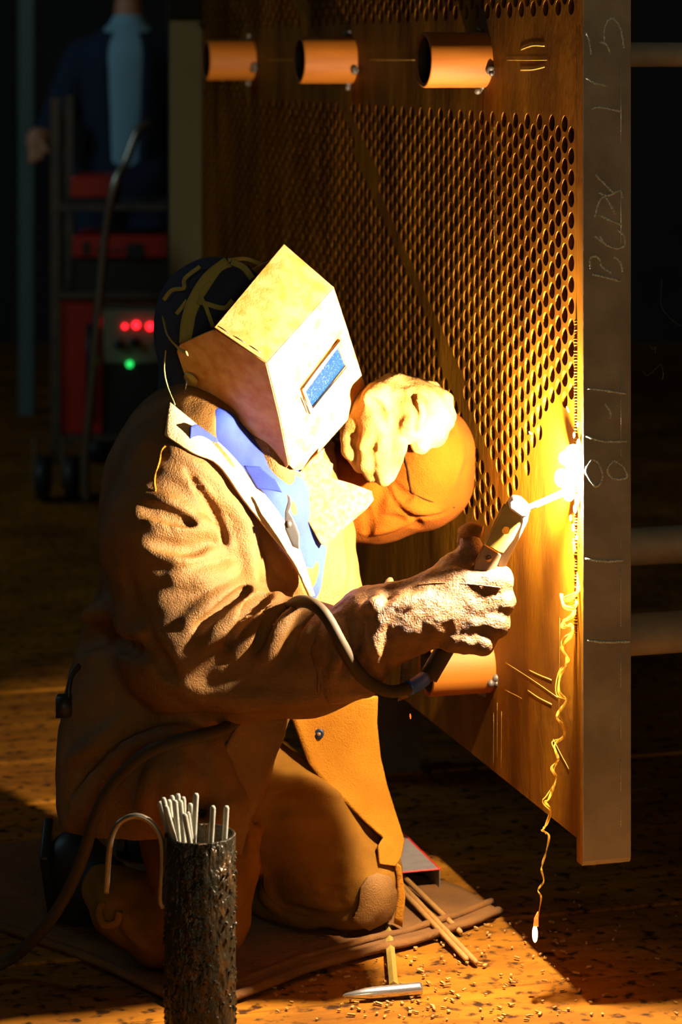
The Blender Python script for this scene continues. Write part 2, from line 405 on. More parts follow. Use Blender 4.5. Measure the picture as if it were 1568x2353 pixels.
# ================================================================== PERFORATED PLATE
ZB, ZT, SE, TH = .241, 1.72, 2.57, .012
pitch = .0323; colw = pitch*math.sqrt(3)/2; hr = .0128
def holed(s, z):
    if not (.012 < s < SE-.02): return False
    if z > 1.70: return False
    if 1.325 < z < 1.485:
        if s < 2.13: return False
        return math.hypot(s-2.06, z-1.41) > .115
    if z < .64: return False
    lane = .817+.577*(s-.528)+.03*0
    lz = 1.3135+.640*(s-1.291)
    if abs(z-lz) < .021: return False
    if z < 1.325 and z > lz:                    # right of the lane: lower rim steps down away from the edge
        lim = .88 if s < .13 else (.86-(s-.13)*1.15 if s < .24 else (.765-(s-.24)*1.5))
        return z > lim
    if z <= lz: return s > .335 and z > .64
    return True
def plate():
    thing = empty('perforated_plate', PLT(1.2, ZB, 0), 'tall rusty perforated steel plate with pipe stubs, standing on edge right of the kneeling welder', 'steel plate')
    V = []; Fc = []; key = {}
    def vid(s, z):
        q = (round(s*20000), round(z*20000))
        if q not in key: key[q] = len(V); V.append((s, z))
        return key[q]
    seg = 18
    Rh = pitch/math.sqrt(3)
    ni = int((SE+.1)/colw)+2; nj = int((ZT-ZB+.1)/pitch)+3
    for i in range(-1, ni):
        for j in range(-1, nj):
            s = .022+i*colw; z = ZB-.01+(j+(.5 if i % 2 else 0))*pitch
            hexv = [(s+Rh*math.cos(math.radians(60*k)), z+Rh*math.sin(math.radians(60*k))) for k in range(6)]
            hv = [vid(*p) for p in hexv]
            if holed(s, z):
                ring = [vid(s+hr*math.cos(2*math.pi*k/seg), z+hr*math.sin(2*math.pi*k/seg)) for k in range(seg)]
                for k in range(6):
                    a, b = hv[k], hv[(k+1) % 6]; st = k*3
                    r = [ring[(st+q) % seg] for q in range(4)]
                    Fc.append((r[0], a, r[1])); Fc.append((r[1], a, b, r[2])); Fc.append((r[2], b, r[3]))
            else: Fc.append(tuple(hv))
    bm = bmesh.new(); bv = [bm.verts.new((s, z, 0)) for s, z in V]
    for f in Fc:
        try: bm.faces.new([bv[i] for i in f])
        except ValueError: pass
    for co, no in (((0, 0, 0), (-1, 0, 0)), ((SE, 0, 0), (1, 0, 0)), ((0, ZB, 0), (0, -1, 0)), ((0, ZT, 0), (0, 1, 0))):
        bmesh.ops.bisect_plane(bm, geom=bm.verts[:]+bm.edges[:]+bm.faces[:], plane_co=co, plane_no=no, clear_outer=True, dist=1e-6)
    bm.verts.ensure_lookup_table()
    for i, v in enumerate(bm.verts): v.index = i
    VV = [PLT(v.co.x, v.co.y) for v in bm.verts]; FF = [tuple(v.index for v in f.verts) for f in bm.faces]; bm.free()
    o = build('tube_sheet', (VV, FF), M['steel'], thing, smooth=False)
    md = o.modifiers.new('s', 'SOLIDIFY'); md.thickness = TH
    # make sure thickness grows away from the welder
    n = o.data.polygons[0].normal; md.offset = -1 if n.dot(NN) > 0 else 1
    # near edge bar: front face towards the camera
    bw, bt = .0775, .027
    zb = .205; zt = 1.72
    a0 = PLT(-bt, 0); rt = -NN
    def bp(u, s, z): return PLT(s-bt, z)+rt*u
    prof = [(0, 0), (bw, 0), (bw, bt), (0, bt)]
    Vb = [bp(0, .004, zb), bp(bw, .004, zb+.0), bp(bw, bt, zb), bp(0, bt, zb),
          bp(0, 0, zb+.008), bp(bw, 0, zb+.008), bp(bw, bt, zt), bp(0, bt, zt), bp(0, 0, zt), bp(bw, 0, zt)]
    Fb = [(4, 5, 9, 8), (0, 1, 5, 4), (1, 2, 6, 9, 5), (3, 0, 4, 8, 7), (2, 3, 7, 6), (0, 3, 2, 1), (8, 9, 6, 7)]
    bar = build('edge_bar', (Vb, Fb), M['bar'], thing, smooth=False, bevel=.0012); tag(bar, 'dark flat bar with chalk writing')
    bar.data.materials.append(M['steel']); bar.data.polygons[3].material_index = 1  # arc-side face takes the plate colour so its lit strip reads orange
    # far edge bar
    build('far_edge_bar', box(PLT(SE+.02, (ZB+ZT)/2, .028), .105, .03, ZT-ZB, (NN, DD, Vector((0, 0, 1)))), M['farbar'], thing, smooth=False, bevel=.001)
    # pipe stubs
    for s, z in ((.43, 1.41), (1.235, 1.41), (2.06, 1.41), (.415, .409)):
        prof = [(0, .046), (.104, .046), (.106, .045), (.106, .040), (.104, .0385), (.0, .0385)]
        st = build('pipe_stub', lathe(prof, PLT(s, z), NN, 48), M['stub'], thing, bevel=0)
        build('bore', lathe([(.0, .0384), (.1035, .0384)], PLT(s, z), NN, 40), M['stubin'], st)
        for a in (80, -78, 200):
            tw = []
            c = PLT(s, z)+Vector((0, 0, 1))*(math.sin(math.radians(a))*.050)+DD*(math.cos(math.radians(a))*.050)+NN*.004
            for q in range(4):
                tw.append(ball(c+Vector((random.uniform(-.005, .005), random.uniform(-.005, .005), random.uniform(-.006, .006))), random.uniform(.004, .007), 6))
            build('tack_weld', join(*tw), M['darksteel'], st)
    # tie rods leaving the back of the plate to the right
    for s, z, r in ((.36, 1.419, .0205), (.62, .55, .033), (.30, .470, .034)):
        build('tie_rod', tube([PLT(s, z, -.010), PLT(s, z, -1.4)], r, 24), M['bar'], thing)
    # beam under the far half carries it
    for s_ in (1.3, 2.3): build('support_leg', box(PLT(s_, ZB/2-.002, -.05), .20, .08, ZB-.004, (NN, DD, Vector((0, 0, 1)))), M['darksteel'], thing, smooth=False)
    if 0: build('support_leg', join(box(PLT(1.3, ZB/2-.002, -.05), .20, .08, ZB-.004, (NN, DD, Vector((0, 0, 1)))), box(PLT(2.3, ZB/2-.002, -.05), .20, .08, ZB-.004, (NN, DD, Vector((0, 0, 1))))), M['darksteel'], thing, smooth=False)
    # weld bead up the joint by the arc
    bead = []
    z = .55
    while z < 1.02:
        bead.append(ball(PLT(-.001, z, .001), random.uniform(.0028, .0042), 5, (1, 1, .7))); z += .0045
    build('weld_bead', join(*bead), M['steel'], thing)
    # writing: chalk on the bar, scratches on the plate
    def onbar(px, py):
        o_ = PLT(-bt, 0); n = -DD; d = (P(px, py, 1)-CAMP); t = (o_-CAMP).dot(n)/d.dot(n); return CAMP+d*t-DD*.0007
    A = lambda x, y: (1300+x/3.362, y/3.362)
    B = lambda x, y: (1330+x/3.622, 600+y/3.622)
    ch = [[A(300, 350), A(300, 230), A(330, 155), A(370, 145), A(410, 190), A(435, 260), A(450, 370)], [A(265, 320), A(320, 350), A(345, 415)],
          [A(195, 420), A(185, 330), A(160, 250)], [A(160, 600), A(220, 640), A(320, 665)], [A(200, 840), A(270, 830), A(420, 860)],
          [A(230, 1350), A(290, 1410), A(370, 1490)], [A(255, 1490), A(330, 1510), A(420, 1475), A(440, 1530)],
          [A(225, 1680), A(255, 1570), A(300, 1520), A(345, 1580), A(385, 1655)], [A(260, 1660), A(340, 1700), A(440, 1740)],
          [A(400, 1775), A(450, 1820), A(455, 1890), A(400, 1920), A(310, 1890), A(220, 1820)], [A(260, 1820), A(320, 1900)],
          [A(190, 2080), A(190, 2000), A(230, 1980), A(265, 2010), A(280, 2060), A(355, 2110)], [A(370, 1985), A(420, 2020), A(440, 2100)],
          [A(205, 2120), A(300, 2140), A(430, 2175)], [B(75, 1060), B(200, 1075), B(400, 1105)], [B(220, 1185), B(265, 1260), B(255, 1310)],
          [B(60, 1455), B(200, 1500), B(400, 1500)], [B(110, 1650), B(60, 1750), B(140, 1875), B(200, 1800), B(170, 1690), B(120, 1650)],
          [B(290, 1660), B(240, 1740), B(290, 1810), B(400, 1800), B(370, 1710), B(290, 1660)], [(1345, 1284), (1390, 1290), (1432, 1288)],
          [(1350, 1472), (1400, 1476), (1448, 1474)]]
    thick = [2.2]*len(ch); ln = [[(1427, y0), (1427, y1)] for y0, y1 in ((150, 330), (375, 560), (860, 1010), (1025, 1050), (1235, 1260), (1300, 1440), (1500, 1580), (1620, 1700), (1740, 1820), (1840, 1900))]
    vf = [tube([p+Vector((random.uniform(-1, 1), 0, random.uniform(-1, 1)))*.0003 for p in catmull([onbar(*q) for q in c], 10)], [R(3.0*random.uniform(.6, 1.2), 3.9) for _ in range((len(c)-1)*10+1)], 6, (DD, .25)) for c in ch]
    vf += [tube([onbar(*c[0]), onbar(*c[1])], R(.9, 3.9), 4, (DD, .4)) for c in ln]
    build('chalk_writing', join(*vf), M['chalk'], bar)
    def onpl(px, py):
        s, z = plate_hit(px, py, .0004); return PLT(s, z, .0004)
    sc = [[(1162, 1523), (1220, 1560), (1282, 1603)], [(1215, 1540), (1240, 1552), (1268, 1563)], [(1213, 1587), (1240, 1605), (1268, 1619)],
          [(1135, 1638), (1134, 1760)], [(1143, 1615), (1143, 1740)], [(1153, 1635), (1152, 1765)], [(1198, 113), (1225, 104), (1252, 105)], [(1196, 160), (1225, 159), (1252, 153)],
          [(1165, 138), (1258, 138)], [(850, 138), (960, 138)], [(615, 138), (688, 138)], [(1272, 1700), (1290, 1735), (1308, 1768)], [(1136, 245), (1136, 560)],
          [(1287, 1420), (1285, 1700)], [(1160, 1585), (1200, 1605)]]
    ths = [1.6, 2.4, 2.4, 1.2, 1.2, 1.2, 3, 3, 1.2, 1, 1, 2.5, .8, .6, 1]
    vf = [tube(catmull([onpl(*q) for q in c], 6), R(t, 4.1), 6, (NN, .08)) for c, t in zip(sc, ths)]
    build('scribe_marks', join(*vf), M['scribe'], thing)
    return thing
plate()
# ================================================================== ARC, ROD, HOLDER
ARC = P(1291, 1098, 3.903)
def arc():
    g = empty('welding_arc', ARC, 'blinding white welding arc at the edge of the perforated plate', 'arc')
    build('arc_core', ball(ARC, .0105, 6, (1, .9, 1.3)), M['arc'], g)
    lump = [ball(P(1318, 1052, 3.921), .019, 8, (.8, .8, 1.1)), ball(P(1301, 1052, 3.925), .011, 8), ball(P(1308, 1130, 3.925), .0125, 8, (.8, .8, 1.2)), ball(P(1322, 1095, 3.932), .012, 8, (.7, .5, 2.2))]
    build('weld_pool', join(*lump), M['hot'], g)
    drips = []
    for i, (x, y, r) in enumerate(((1320, 1000, 5), (1328, 975, 4), (1322, 1170, 7), (1312, 1190, 5), (1318, 1212, 6), (1326, 1235, 4), (1327, 1150, 9), (1330, 1020, 8))):
        s_, z_ = plate_hit(x, y, .004); drips.append(ball(PLT(s_, z_, .004), R(r, 3.92), 6, (.6, .8, 1.5)))
    build('molten_spatter', join(*drips), M['hot'], g)
arc()
def rodpath(a, b, r, m, name, label, cat, group=None, tip=True):
    a = Vector(a); b = Vector(b); d = (b-a).normalized(); L_ = (b-a).length
    pts = [a, a+d*.002, b-d*.006, b-d*.0015, b]; rr = [r*.9, r, r, r*.8, r*.45]
    o = build(name, tube(pts, rr, 12), m, loc=a); return tag(o, label, cat, group)
M['jaw'] = mat('arc_whitened_metal', (.85, .80, .70), .6, 0, bump=.1, bscale=120)  # near-white colour imitates arc overexposure on the rod and jaws
_rd = rodpath(P(1205, 1171, 3.934), P(1296, 1132, 3.924), R(7.0, 3.93), M['jaw'], 'welding_rod', 'glowing electrode rod clamped in the holder, touching the arc', 'welding rod')
build('glowing_tip', tube([P(1232, 1160, 3.931), P(1296, 1132, 3.924), P(1312, 1120, 3.922)], [R(7.3, 3.93), R(7.5, 3.93), R(5, 3.93)], 14), M['hot'], _rd)  # hot tip; emission carried back along the rod for its overexposed white
HT, HB = P(1188, 1158, 3.945), P(1005, 1540, 3.965)      # holder: tip and tail
def holder():
    g = empty('electrode_holder', P(1100, 1345, 3.925), 'brass-jawed electrode holder gripped in the right glove, with a rubber cable', 'electrode holder')
    ax = (HB-HT).normalized(); side = Vector((-ax.z, 0, ax.x)).normalized()      # across the jaw, in view
    dep = ax.cross(side).normalized()
    def q(px, py, d=0): return P(px, py, 3.915)+dep*d
    def slab(poly, th, y=3.915):
        pts = [P(px, py, y) for px, py in poly]; n = len(pts)
        V = [p+Vector((0, -th/2, 0)) for p in pts]+[p+Vector((0, th/2, 0)) for p in pts]
        Fc = [tuple(range(n)), tuple(range(2*n-1, n-1, -1))]+[(i, i+n, (i+1) % n+n, (i+1) % n) for i in range(n)]
        return V, Fc
    # upper jaw plate with round hole (ring of quads round the hole)
    outer = [(1160, 1160), (1172, 1143), (1196, 1152), (1198, 1180), (1196, 1208), (1180, 1240), (1157, 1271), (1146, 1268), (1114, 1250), (1116, 1240), (1130, 1215), (1146, 1188)]
    hc = (1163, 1219); n = len(outer)
    ang = [math.atan2(y-hc[1], x-hc[0]) for x, y in outer]
    inner = [(hc[0]+9*math.cos(a), hc[1]+9*math.sin(a)) for a in ang]
    V = []; Fc = []
    for y_ in (-.0015, .0015):
        for p in outer+inner: V.append(P(p[0], p[1], 3.920)+Vector((0, y_, 0)))
    for i in range(n):
        j = (i+1) % n; k = 2*n
        Fc += [(i, j, n+j, n+i), (k+i, k+n+i, k+n+j, k+j), (i, k+i, k+j, j), (n+i, n+j, k+n+j, k+n+i)]
    uj = build('jaw_plate', (V, Fc), M['brass'], g, smooth=False, bevel=.0008)
    build('edge_lip', tube([P(1161, 1158, 3.919), P(1145, 1186, 3.919), P(1113, 1252, 3.919)], .0016, 8), M['brass'], uj)
    build('grip_plate', slab([(1113, 1250), (1152, 1274), (1146, 1290), (1128, 1330), (1085, 1318), (1092, 1290)], .012, 3.933), M['copper'], g, smooth=False, bevel=.0012)
    sw = P(1124, 1283, 3.926)
    scr = build('screw', lathe([(0, .0001), (0, .0052), (.001, .0052), (.003, .004)], sw+Vector((0, -.001, 0)), (0, 1, 0), 20), M['copper'], g)
    build('slot', box(sw+Vector((0, -.0016, 0)), .009, .0012, .0012, (Vector((.94, 0, .34)), Vector((0, 1, 0)), Vector((-.34, 0, .94)))), M['black'], scr, smooth=False)
    # head block and lower jaw bar, coloured near-white for the arc's glare
    build('jaw_head', slab([(1168, 1150), (1180, 1139), (1198, 1143), (1214, 1158), (1218, 1172), (1210, 1186), (1198, 1186), (1170, 1166)], .026, 3.917), M['jaw'], g, smooth=False, bevel=.003)
    build('lower_jaw', tube([P(1207, 1175, 3.920), P(1203, 1195, 3.925), P(1152, 1300, 3.938)], [.0068, .0068, .0070], 12), M['jaw'], g)
    build('handle', tube(catmull([P(1120, 1310, 3.955), P(1085, 1380, 3.980), P(1035, 1470, 3.980), P(985, 1556, 3.960)], 6), [.012]*6+[.0145]*13, 20), M['rubber'], g)
    cab = [P(990, 1550, 3.96), P(965, 1568, 3.94), P(935, 1583, 3.92), P(895, 1588, 3.91), P(850, 1570, 3.90), P(815, 1532, 3.885), P(785, 1480, 3.872), P(757, 1428, 3.875), P(735, 1400, 3.885), P(705, 1383, 3.91),
           P(675, 1388, 3.96), P(655, 1420, 4.03), P(630, 1500, 4.07), P(590, 1600, 4.05), P(530, 1665, 3.98), P(470, 1688, 3.905), P(400, 1705, 3.885), P(330, 1735, 3.885), P(262, 1800, 3.90), P(218, 1880, 3.915), P(190, 1970, 3.935),
           P(150, 2060, 3.96), P(95, 2140, 3.985), P(20, 2205, 4.02), FL(-80, 2240, .011), FL(-260, 2270, .011)]
    c = build('cable', tube(catmull(cab, 10), .0094, 16), M['rubber'], g)
    build('blue_tape', tube(catmull([P(975, 1560, 3.949), P(958, 1572, 3.935), P(938, 1582, 3.9215)], 5), .0114, 18), M['tape'], c)
holder()
# ================================================================== WELDER
W = empty('person', FL(480, 2190), 'kneeling welder in brown leather jacket, gauntlets and a fibre mask, bending over the arc', 'person')
UP = Vector((0, 0, 1)); FWD = Vector((.80, -.60, 0)); ACR = Vector((.60, .80, 0))   # facing; right-to-left shoulder
def pr(px, py, Y, r): return (P(px, py, Y), R(r, Y))
SH_R, EL_R, WR_R = P(395, 1090, 4.02), P(420, 1490, 4.0), P(850, 1460, 4.0)
def body():
    v = Vol((-.42, 3.82, .0), (.33, 4.62, 1.09), .008)
    v.ell(P(535, 1300, 4.2), (.15, .10, .25), (ACR, FWD, UP), .03)
    v.cone(P(480, 1085, 4.16), P(640, 1095, 4.28), .045, .045, .04)
    v.ell(P(400, 1720, 4.2), (.15, .12, .12), (ACR, FWD, UP), .05)
    v.cone(P(510, 930, 4.19), P(530, 1060, 4.20), .052, .055, .03)
    hc = P(522, 775, 4.195); v.ell(hc, (.070, .085, .10), ((.6, .8, 0), (.74, -.55, -.35), (.26, -.2, .94)), .02)   # head
    f = Vector((.74, -.55, -.35)); v.cone(hc+f*.09, hc+f*.112-Vector((0, 0, .02)), .010, .014, .012)                # nose
    for sg in (-1, 1):
        v.cone(hc+ACR*.072*sg+UP*.01, hc+ACR*.078*sg-UP*.025, .012, .009, .006)                                    # ears
        v.ell(hc+f*.088+ACR*.03*sg+UP*.012, (.014, .010, .010), None, .006, True)                                  # eye sockets
    v.cone(hc+f*.085-UP*.06-ACR*.02, hc+f*.085-UP*.06+ACR*.02, .007, .007, .006)                                   # lips
    v.chain([(P(400, 1110, 4.06), .036), (P(405, 1480, 4.01), .034), (P(800, 1500, 3.99), .024), (P(900, 1440, 3.99), .024)], .02)
    v.chain([(P(725, 1120, 4.34), .04), (P(960, 1110, 4.33), .034), (P(955, 975, 4.27), .024)], .02)
    v.chain([(P(430, 1780, 4.14), .075), (P(475, 2060, 4.06), .040), (P(380, 2130, 4.07), .034), (P(270, 2070, 4.10), .026)], .02)
    v.chain([(P(520, 1760, 4.28), .085), (P(800, 2040, 4.27), .05), (P(560, 2110, 4.4), .05), (P(400, 2050, 4.5), .04)], .02)
    build('body', v.mesh(), M['skin'], W)
body()
JT = {}
def jacket():
    def base(h):
        v = Vol((-.50, 3.78, .22), (.34, 4.66, 1.03), h)
        # trunk, leaning forward, facing right and a little to us
        v.ell(P(535, 1290, 4.2), (.205, .148, .30), (ACR, FWD, UP), .03)
        v.ell(P(430, 1180, 4.17), (.15, .13, .20), (ACR, FWD, UP), .08)
        v.cone(P(455, 1065, 4.10), P(700, 1090, 4.33), R(112, 4.1), R(100, 4.3), .05)
        v.cone(P(440, 985, 4.13), P(500, 1020, 4.16), R(72, 4.1), R(90, 4.1), .05)
        v.cone(P(745, 1240, 4.24), P(760, 1480, 4.2), R(70, 4.2), R(90, 4.2), .06)
        # hips and skirt of the jacket
        v.ell(P(385, 1600, 4.17), (.165, .155, .21), (ACR, FWD, UP), .06)
        v.ell(P(372, 1800, 4.15), (.19, .150, .19), (ACR, FWD, UP), .06)
        v.cone(P(430, 1780, 4.0), P(500, 1850, 3.99), R(120, 4.0), R(70, 4.0), .06)
        v.cut(P(400, 1962, 4.05), (0.02, .1, -1), .01)
        n = Vector((1, 0, .40)); v.cut(P(660, 1640, 4.15), n, .02) if False else None
        # right sleeve (near us)
        v.chain([pr(385, 1075, 4.05, 105), pr(352, 1230, 4.02, 115), pr(418, 1482, 4.0, 138), pr(560, 1530, 4.0, 118), pr(700, 1528, 3.985, 105), pr(800, 1505, 3.97, 98)], .035)
        v.cone(P(560, 1440, 4.0), P(700, 1450, 3.99), R(75, 4.0), R(62, 4.0), .05)
        # neck opening and open front
        v.cone(P(560, 1000, 4.06), P(640, 1130, 4.06), R(62, 4.1), R(52, 4.1), .015, True)
        v.cone(P(640, 1130, 4.06), P(715, 1290, 4.06), R(52, 4.1), R(30, 4.1), .015, True)
        return v
    t = bvh(base(.010).mesh()); v = base(.0048)
    folds(v, t, [
        # ridges running across the upper sleeve from the armpit
        ([(330, 1020), (420, 1050), (500, 1110)], 16, 6, 14), ([(345, 1090), (430, 1100), (500, 1190), (520, 1260)], 17, 7, 16),
        ([(330, 1140), (400, 1160), (480, 1215)], 16, 7, 14), ([(345, 1200), (430, 1205), (500, 1225), (545, 1280)], 18, 6, 16),
        ([(350, 1278), (430, 1285), (520, 1270)], 18, 7, 16), ([(400, 1330), (480, 1330), (560, 1300)], 24, 8, 20),
        ([(330, 1170), (380, 1185), (440, 1205)], -8, 2, 12), ([(345, 1243), (420, 1262), (470, 1255)], -9, 2, 12),
        ([(430, 1090), (490, 1180), (515, 1250)], -6, 2, 12),
        ([(540, 1200), (570, 1290), (580, 1370)], 20, 5, 20), ([(500, 1130), (560, 1200), (600, 1320)], 16, 6, 18),
        
        # bunched folds at the crook of the elbow
        ([(430, 1430), (500, 1385), (560, 1345), (575, 1320)], 26, 8, 20), ([(470, 1480), (540, 1420), (600, 1362)], 26, 4, 18), ([(540, 1500), (590, 1430), (640, 1370)], 24, 2, 16),
        ([(600, 1520), (650, 1440), (700, 1395)], 25, 3, 16), ([(450, 1445), (520, 1395), (570, 1358)], -9, 3, 12), ([(520, 1470), (575, 1410), (615, 1375)], -11, 3, 12), ([(590, 1490), (625, 1425), (665, 1385)], -12, 3, 12),
        ([(650, 1520), (690, 1450), (730, 1410)], -10, 3, 12), ([(700, 1480), (730, 1440), (745, 1420)], 20, 4, 16),
        ([(380, 1560), (480, 1600), (620, 1610), (730, 1600)], 22, 12, 26), ([(290, 1330), (330, 1450), (400, 1560)], -8, 3, 18),
        # back and skirt
        ([(200, 1420), (260, 1400), (320, 1450)], 20, 8, 26), ([(180, 1480), (250, 1460), (330, 1500)], -12, 2, 22), ([(150, 1850), (260, 1700), (420, 1650), (560, 1650)], -9, 1, 14),
        ([(155, 1890), (290, 1720), (430, 1672)], 14, 6, 20), ([(300, 1640), (230, 1700), (160, 1750)], 16, 7, 24),
        ([(600, 1700), (560, 1800), (520, 1930)], 14, 6, 20), ([(450, 1720), (470, 1830), (440, 1940)], -8, 2, 24), ([(350, 1760), (330, 1850), (340, 1940)], 12, 6, 24),
        # chest
        ([(780, 1180), (790, 1290), (775, 1380)], 10, 5, 16), ([(740, 1230), (745, 1310), (730, 1380)], -8, 2, 14),
        ([(620, 1250), (660, 1310), (700, 1370)], 16, 5, 20)])
    vf = v.mesh(.0045, 14); JT['t'] = bvh(vf)
    j = build('jacket', vf, M['suede'], W)
    T = JT['t']
    def on(off): return lambda x, y: surf(T, x, y, off, 4.1)
    # collar strip and lapel, a doubled edge lying on the chest
    def strip(name, left, right, off, m, th=.004, parent=j, nn=10, tilt=.045):
        L_ = catmull([Vector((x, y, 0)) for x, y in left], nn); R_ = catmull([Vector((x, y, 0)) for x, y in right], nn)
        V = []; Fc = []; q = 5
        for a, b in zip(L_, R_):
            for k in range(q):
                p = a.lerp(b, k/(q-1)); V.append(p)
        Ys = []
        for p in V:
            s_ = surf(T, p.x, p.y, 0, 0)
            Ys.append(s_.y if s_.y > 3.5 else None)
        good = [y for y in Ys if y]; mean = sum(good)/len(good)
        n_ = len(L_)
        # smooth the depth along the strip
        row = []
        for i in range(n_):
            r_ = [y for y in Ys[i*q:(i+1)*q] if y]; row.append(min(min(r_) if r_ else mean, 4.035))
        sm = []
        for i in range(n_):
            a_ = row[max(0, i-4):i+5]; sm.append(min(a_)*.5+sum(a_)/len(a_)*.5)
        V3 = [P(p.x, p.y, sm[i//q]-off+tilt*(i % q)/(q-1)-.006*math.sin(math.pi*(i % q)/(q-1))) for i, p in enumerate(V)]
        for i in range(n_-1):
            for k in range(q-1):
                a_ = i*q+k; Fc.append((a_, a_+1, a_+q+1, a_+q))
        return build(name, (V3, Fc), m, parent, solid=th, bevel=.0008)
    strip('lapel', [(378, 1000), (440, 1040), (500, 1068), (560, 1150), (620, 1225), (672, 1290), (712, 1372)], [(390, 925), (450, 975), (520, 1035), (585, 1110), (640, 1180), (682, 1250), (722, 1370)], .006, M['lapel'])
    # blue shirt collar point over the lapel and shirt under the mask
    def fold_tube(pts, r, off, name, m):
        q = catmull([surf(T, x, y, off) for x, y in pts], 8); build(name, tube(q, r, 8), m, j)
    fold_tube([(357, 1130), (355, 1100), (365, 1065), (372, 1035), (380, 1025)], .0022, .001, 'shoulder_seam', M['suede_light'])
    # sleeve end band and seam
    fold_tube([(735, 1645), (732, 1590), (735, 1520), (742, 1440)], .0016, .0005, 'cuff_seam', M['suede'])
    # left sleeve, elbow pushed out behind the mask
    def lsl(h):
        v = Vol((-.10, 4.16, .60), (.27, 4.50, .98), h)
        v.chain([pr(700, 1120, 4.34, 90), pr(760, 1130, 4.34, 108), pr(860, 1135, 4.34, 105), pr(965, 1100, 4.33, 108), pr(985, 1025, 4.30, 92), pr(972, 960, 4.28, 70)], .03)
        v.ell(P(1010, 1080, 4.33), (R(62, 4.3), .06, R(105, 4.3)), None, .03)
        return v
    t2 = bvh(lsl(.009).mesh()); v = lsl(.0042)
    folds(v, t2, [([(862, 1090), (905, 1135), (945, 1180), (965, 1215)], -9, 3, 9), ([(866, 1195), (872, 1150), (888, 1100)], -9, 3, 9), ([(905, 1120), (945, 1165), (1010, 1180)], 14, 7, 12),
        ([(890, 1185), (925, 1198), (965, 1212)], -7, 2, 7), ([(935, 1180), (985, 1188), (1030, 1176)], -5, 1, 5), ([(900, 1105), (930, 1140), (945, 1135)], -8, 1, 7),
        ([(1000, 1010), (1030, 985), (1040, 960)], -7, 2, 8), ([(1045, 960), (1055, 1050), (1035, 1130)], 12, 9, 16), ([(830, 1230), (880, 1220), (950, 1200)], 9, 4, 10), ([(840, 1160), (850, 1200), (845, 1230)], -6, 2, 8)])
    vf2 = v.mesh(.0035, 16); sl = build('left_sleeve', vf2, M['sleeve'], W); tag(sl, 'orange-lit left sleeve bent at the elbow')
    T2 = bvh(vf2)
    for pts in (((928, 1040), (938, 1080), (944, 1120), (948, 1132)), ((948, 1132), (985, 1150), (1045, 1166))):
        q = catmull([surf(T2, x, y, .0004) for x, y in pts], 8); build('patch_stitching', tube(q, .0014, 6), M['thread'], sl)
    # hanging front flap with snap button, lit by the arc
    def fl(x, y):
        d = .02*math.sin((y-1600)/90.0)+.018*math.cos((x-700)/60.0)
        return P(x, y, 4.215+d-.00012*(y-1620)+(x-760)*.0004)
    poly = [(640, 1600), (868, 1600), (866, 1660), (874, 1740), (890, 1810), (912, 1880), (928, 1930), (922, 1965), (908, 1990), (872, 1985), (868, 1945), (880, 1925), (840, 1890), (800, 1850), (745, 1800), (710, 1755), (690, 1700), (672, 1650)]
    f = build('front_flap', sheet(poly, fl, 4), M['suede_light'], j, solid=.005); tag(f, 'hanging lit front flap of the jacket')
    bt = P(733, 1687, fl(733, 1687).y-.005)
    sb = build('snap_button', lathe([(0, .0001), (0, .0045), (-.001, .0078), (.002, .0082), (.004, .0082)], bt, (.1, 1, 0), 24), mat('snap_blue_metal', (.05, .08, .16), .3, .8), f)
    build('button_centre', lathe([(-.001, .0001), (-.0015, .003), (.001, .0032)], bt, (.1, 1, 0), 16), M['copper'], sb)
    # near front edge of the skirt
    poly = [(560, 1640), (662, 1640), (655, 1690), (630, 1750), (600, 1810), (575, 1880), (555, 1960), (520, 2000), (470, 1968), (470, 1800)]
    build('side_panel', sheet(poly, lambda x, y: P(x, y, 3.99+.00012*(x-470)+.008*math.sin(x/30.0)), 4), M['suede'], j, solid=.005)
    # belt pouch strap at the back
    build('back_strap', join(tube(catmull([P(182, 1530, 4.02), P(165, 1552, 4.01), P(158, 1590, 4.0), P(160, 1625, 4.0)], 6), .008, 8, (Vector((1, 0, 0)), .5)), box(P(147, 1622, 4.0), .022, .03, .03)), M['black'], j)
jacket()
def shirt():
    v = Vol((-.30, 3.9, .55), (.16, 4.42, .99), .006)
    v.ell(P(590, 1250, 4.19), (.13, .115, .22), (ACR, FWD, UP), .03)
    v.cone(P(490, 985, 4.10), P(530, 1050, 4.13), R(62, 4.1), R(75, 4.1), .03)
    s = build('shirt', v.mesh(.003, 20), M['shirt'], W)
    # collar points
    def cp(x, y): return P(x, y, 4.0+.003*math.sin(x/14.0)+(x-438)*.0006)
    build('collar_point', sheet([(438, 980), (452, 975), (500, 1008), (498, 1050), (478, 1060), (450, 1048), (434, 1030)], cp, 3), M['shirt'], s, solid=.003)
    build('collar_point', sheet([(560, 1070), (600, 1072), (632, 1098), (650, 1132), (632, 1128), (590, 1122)], lambda x, y: P(x, y, 4.06), 3), M['shirt'], s, solid=.003)
shirt()
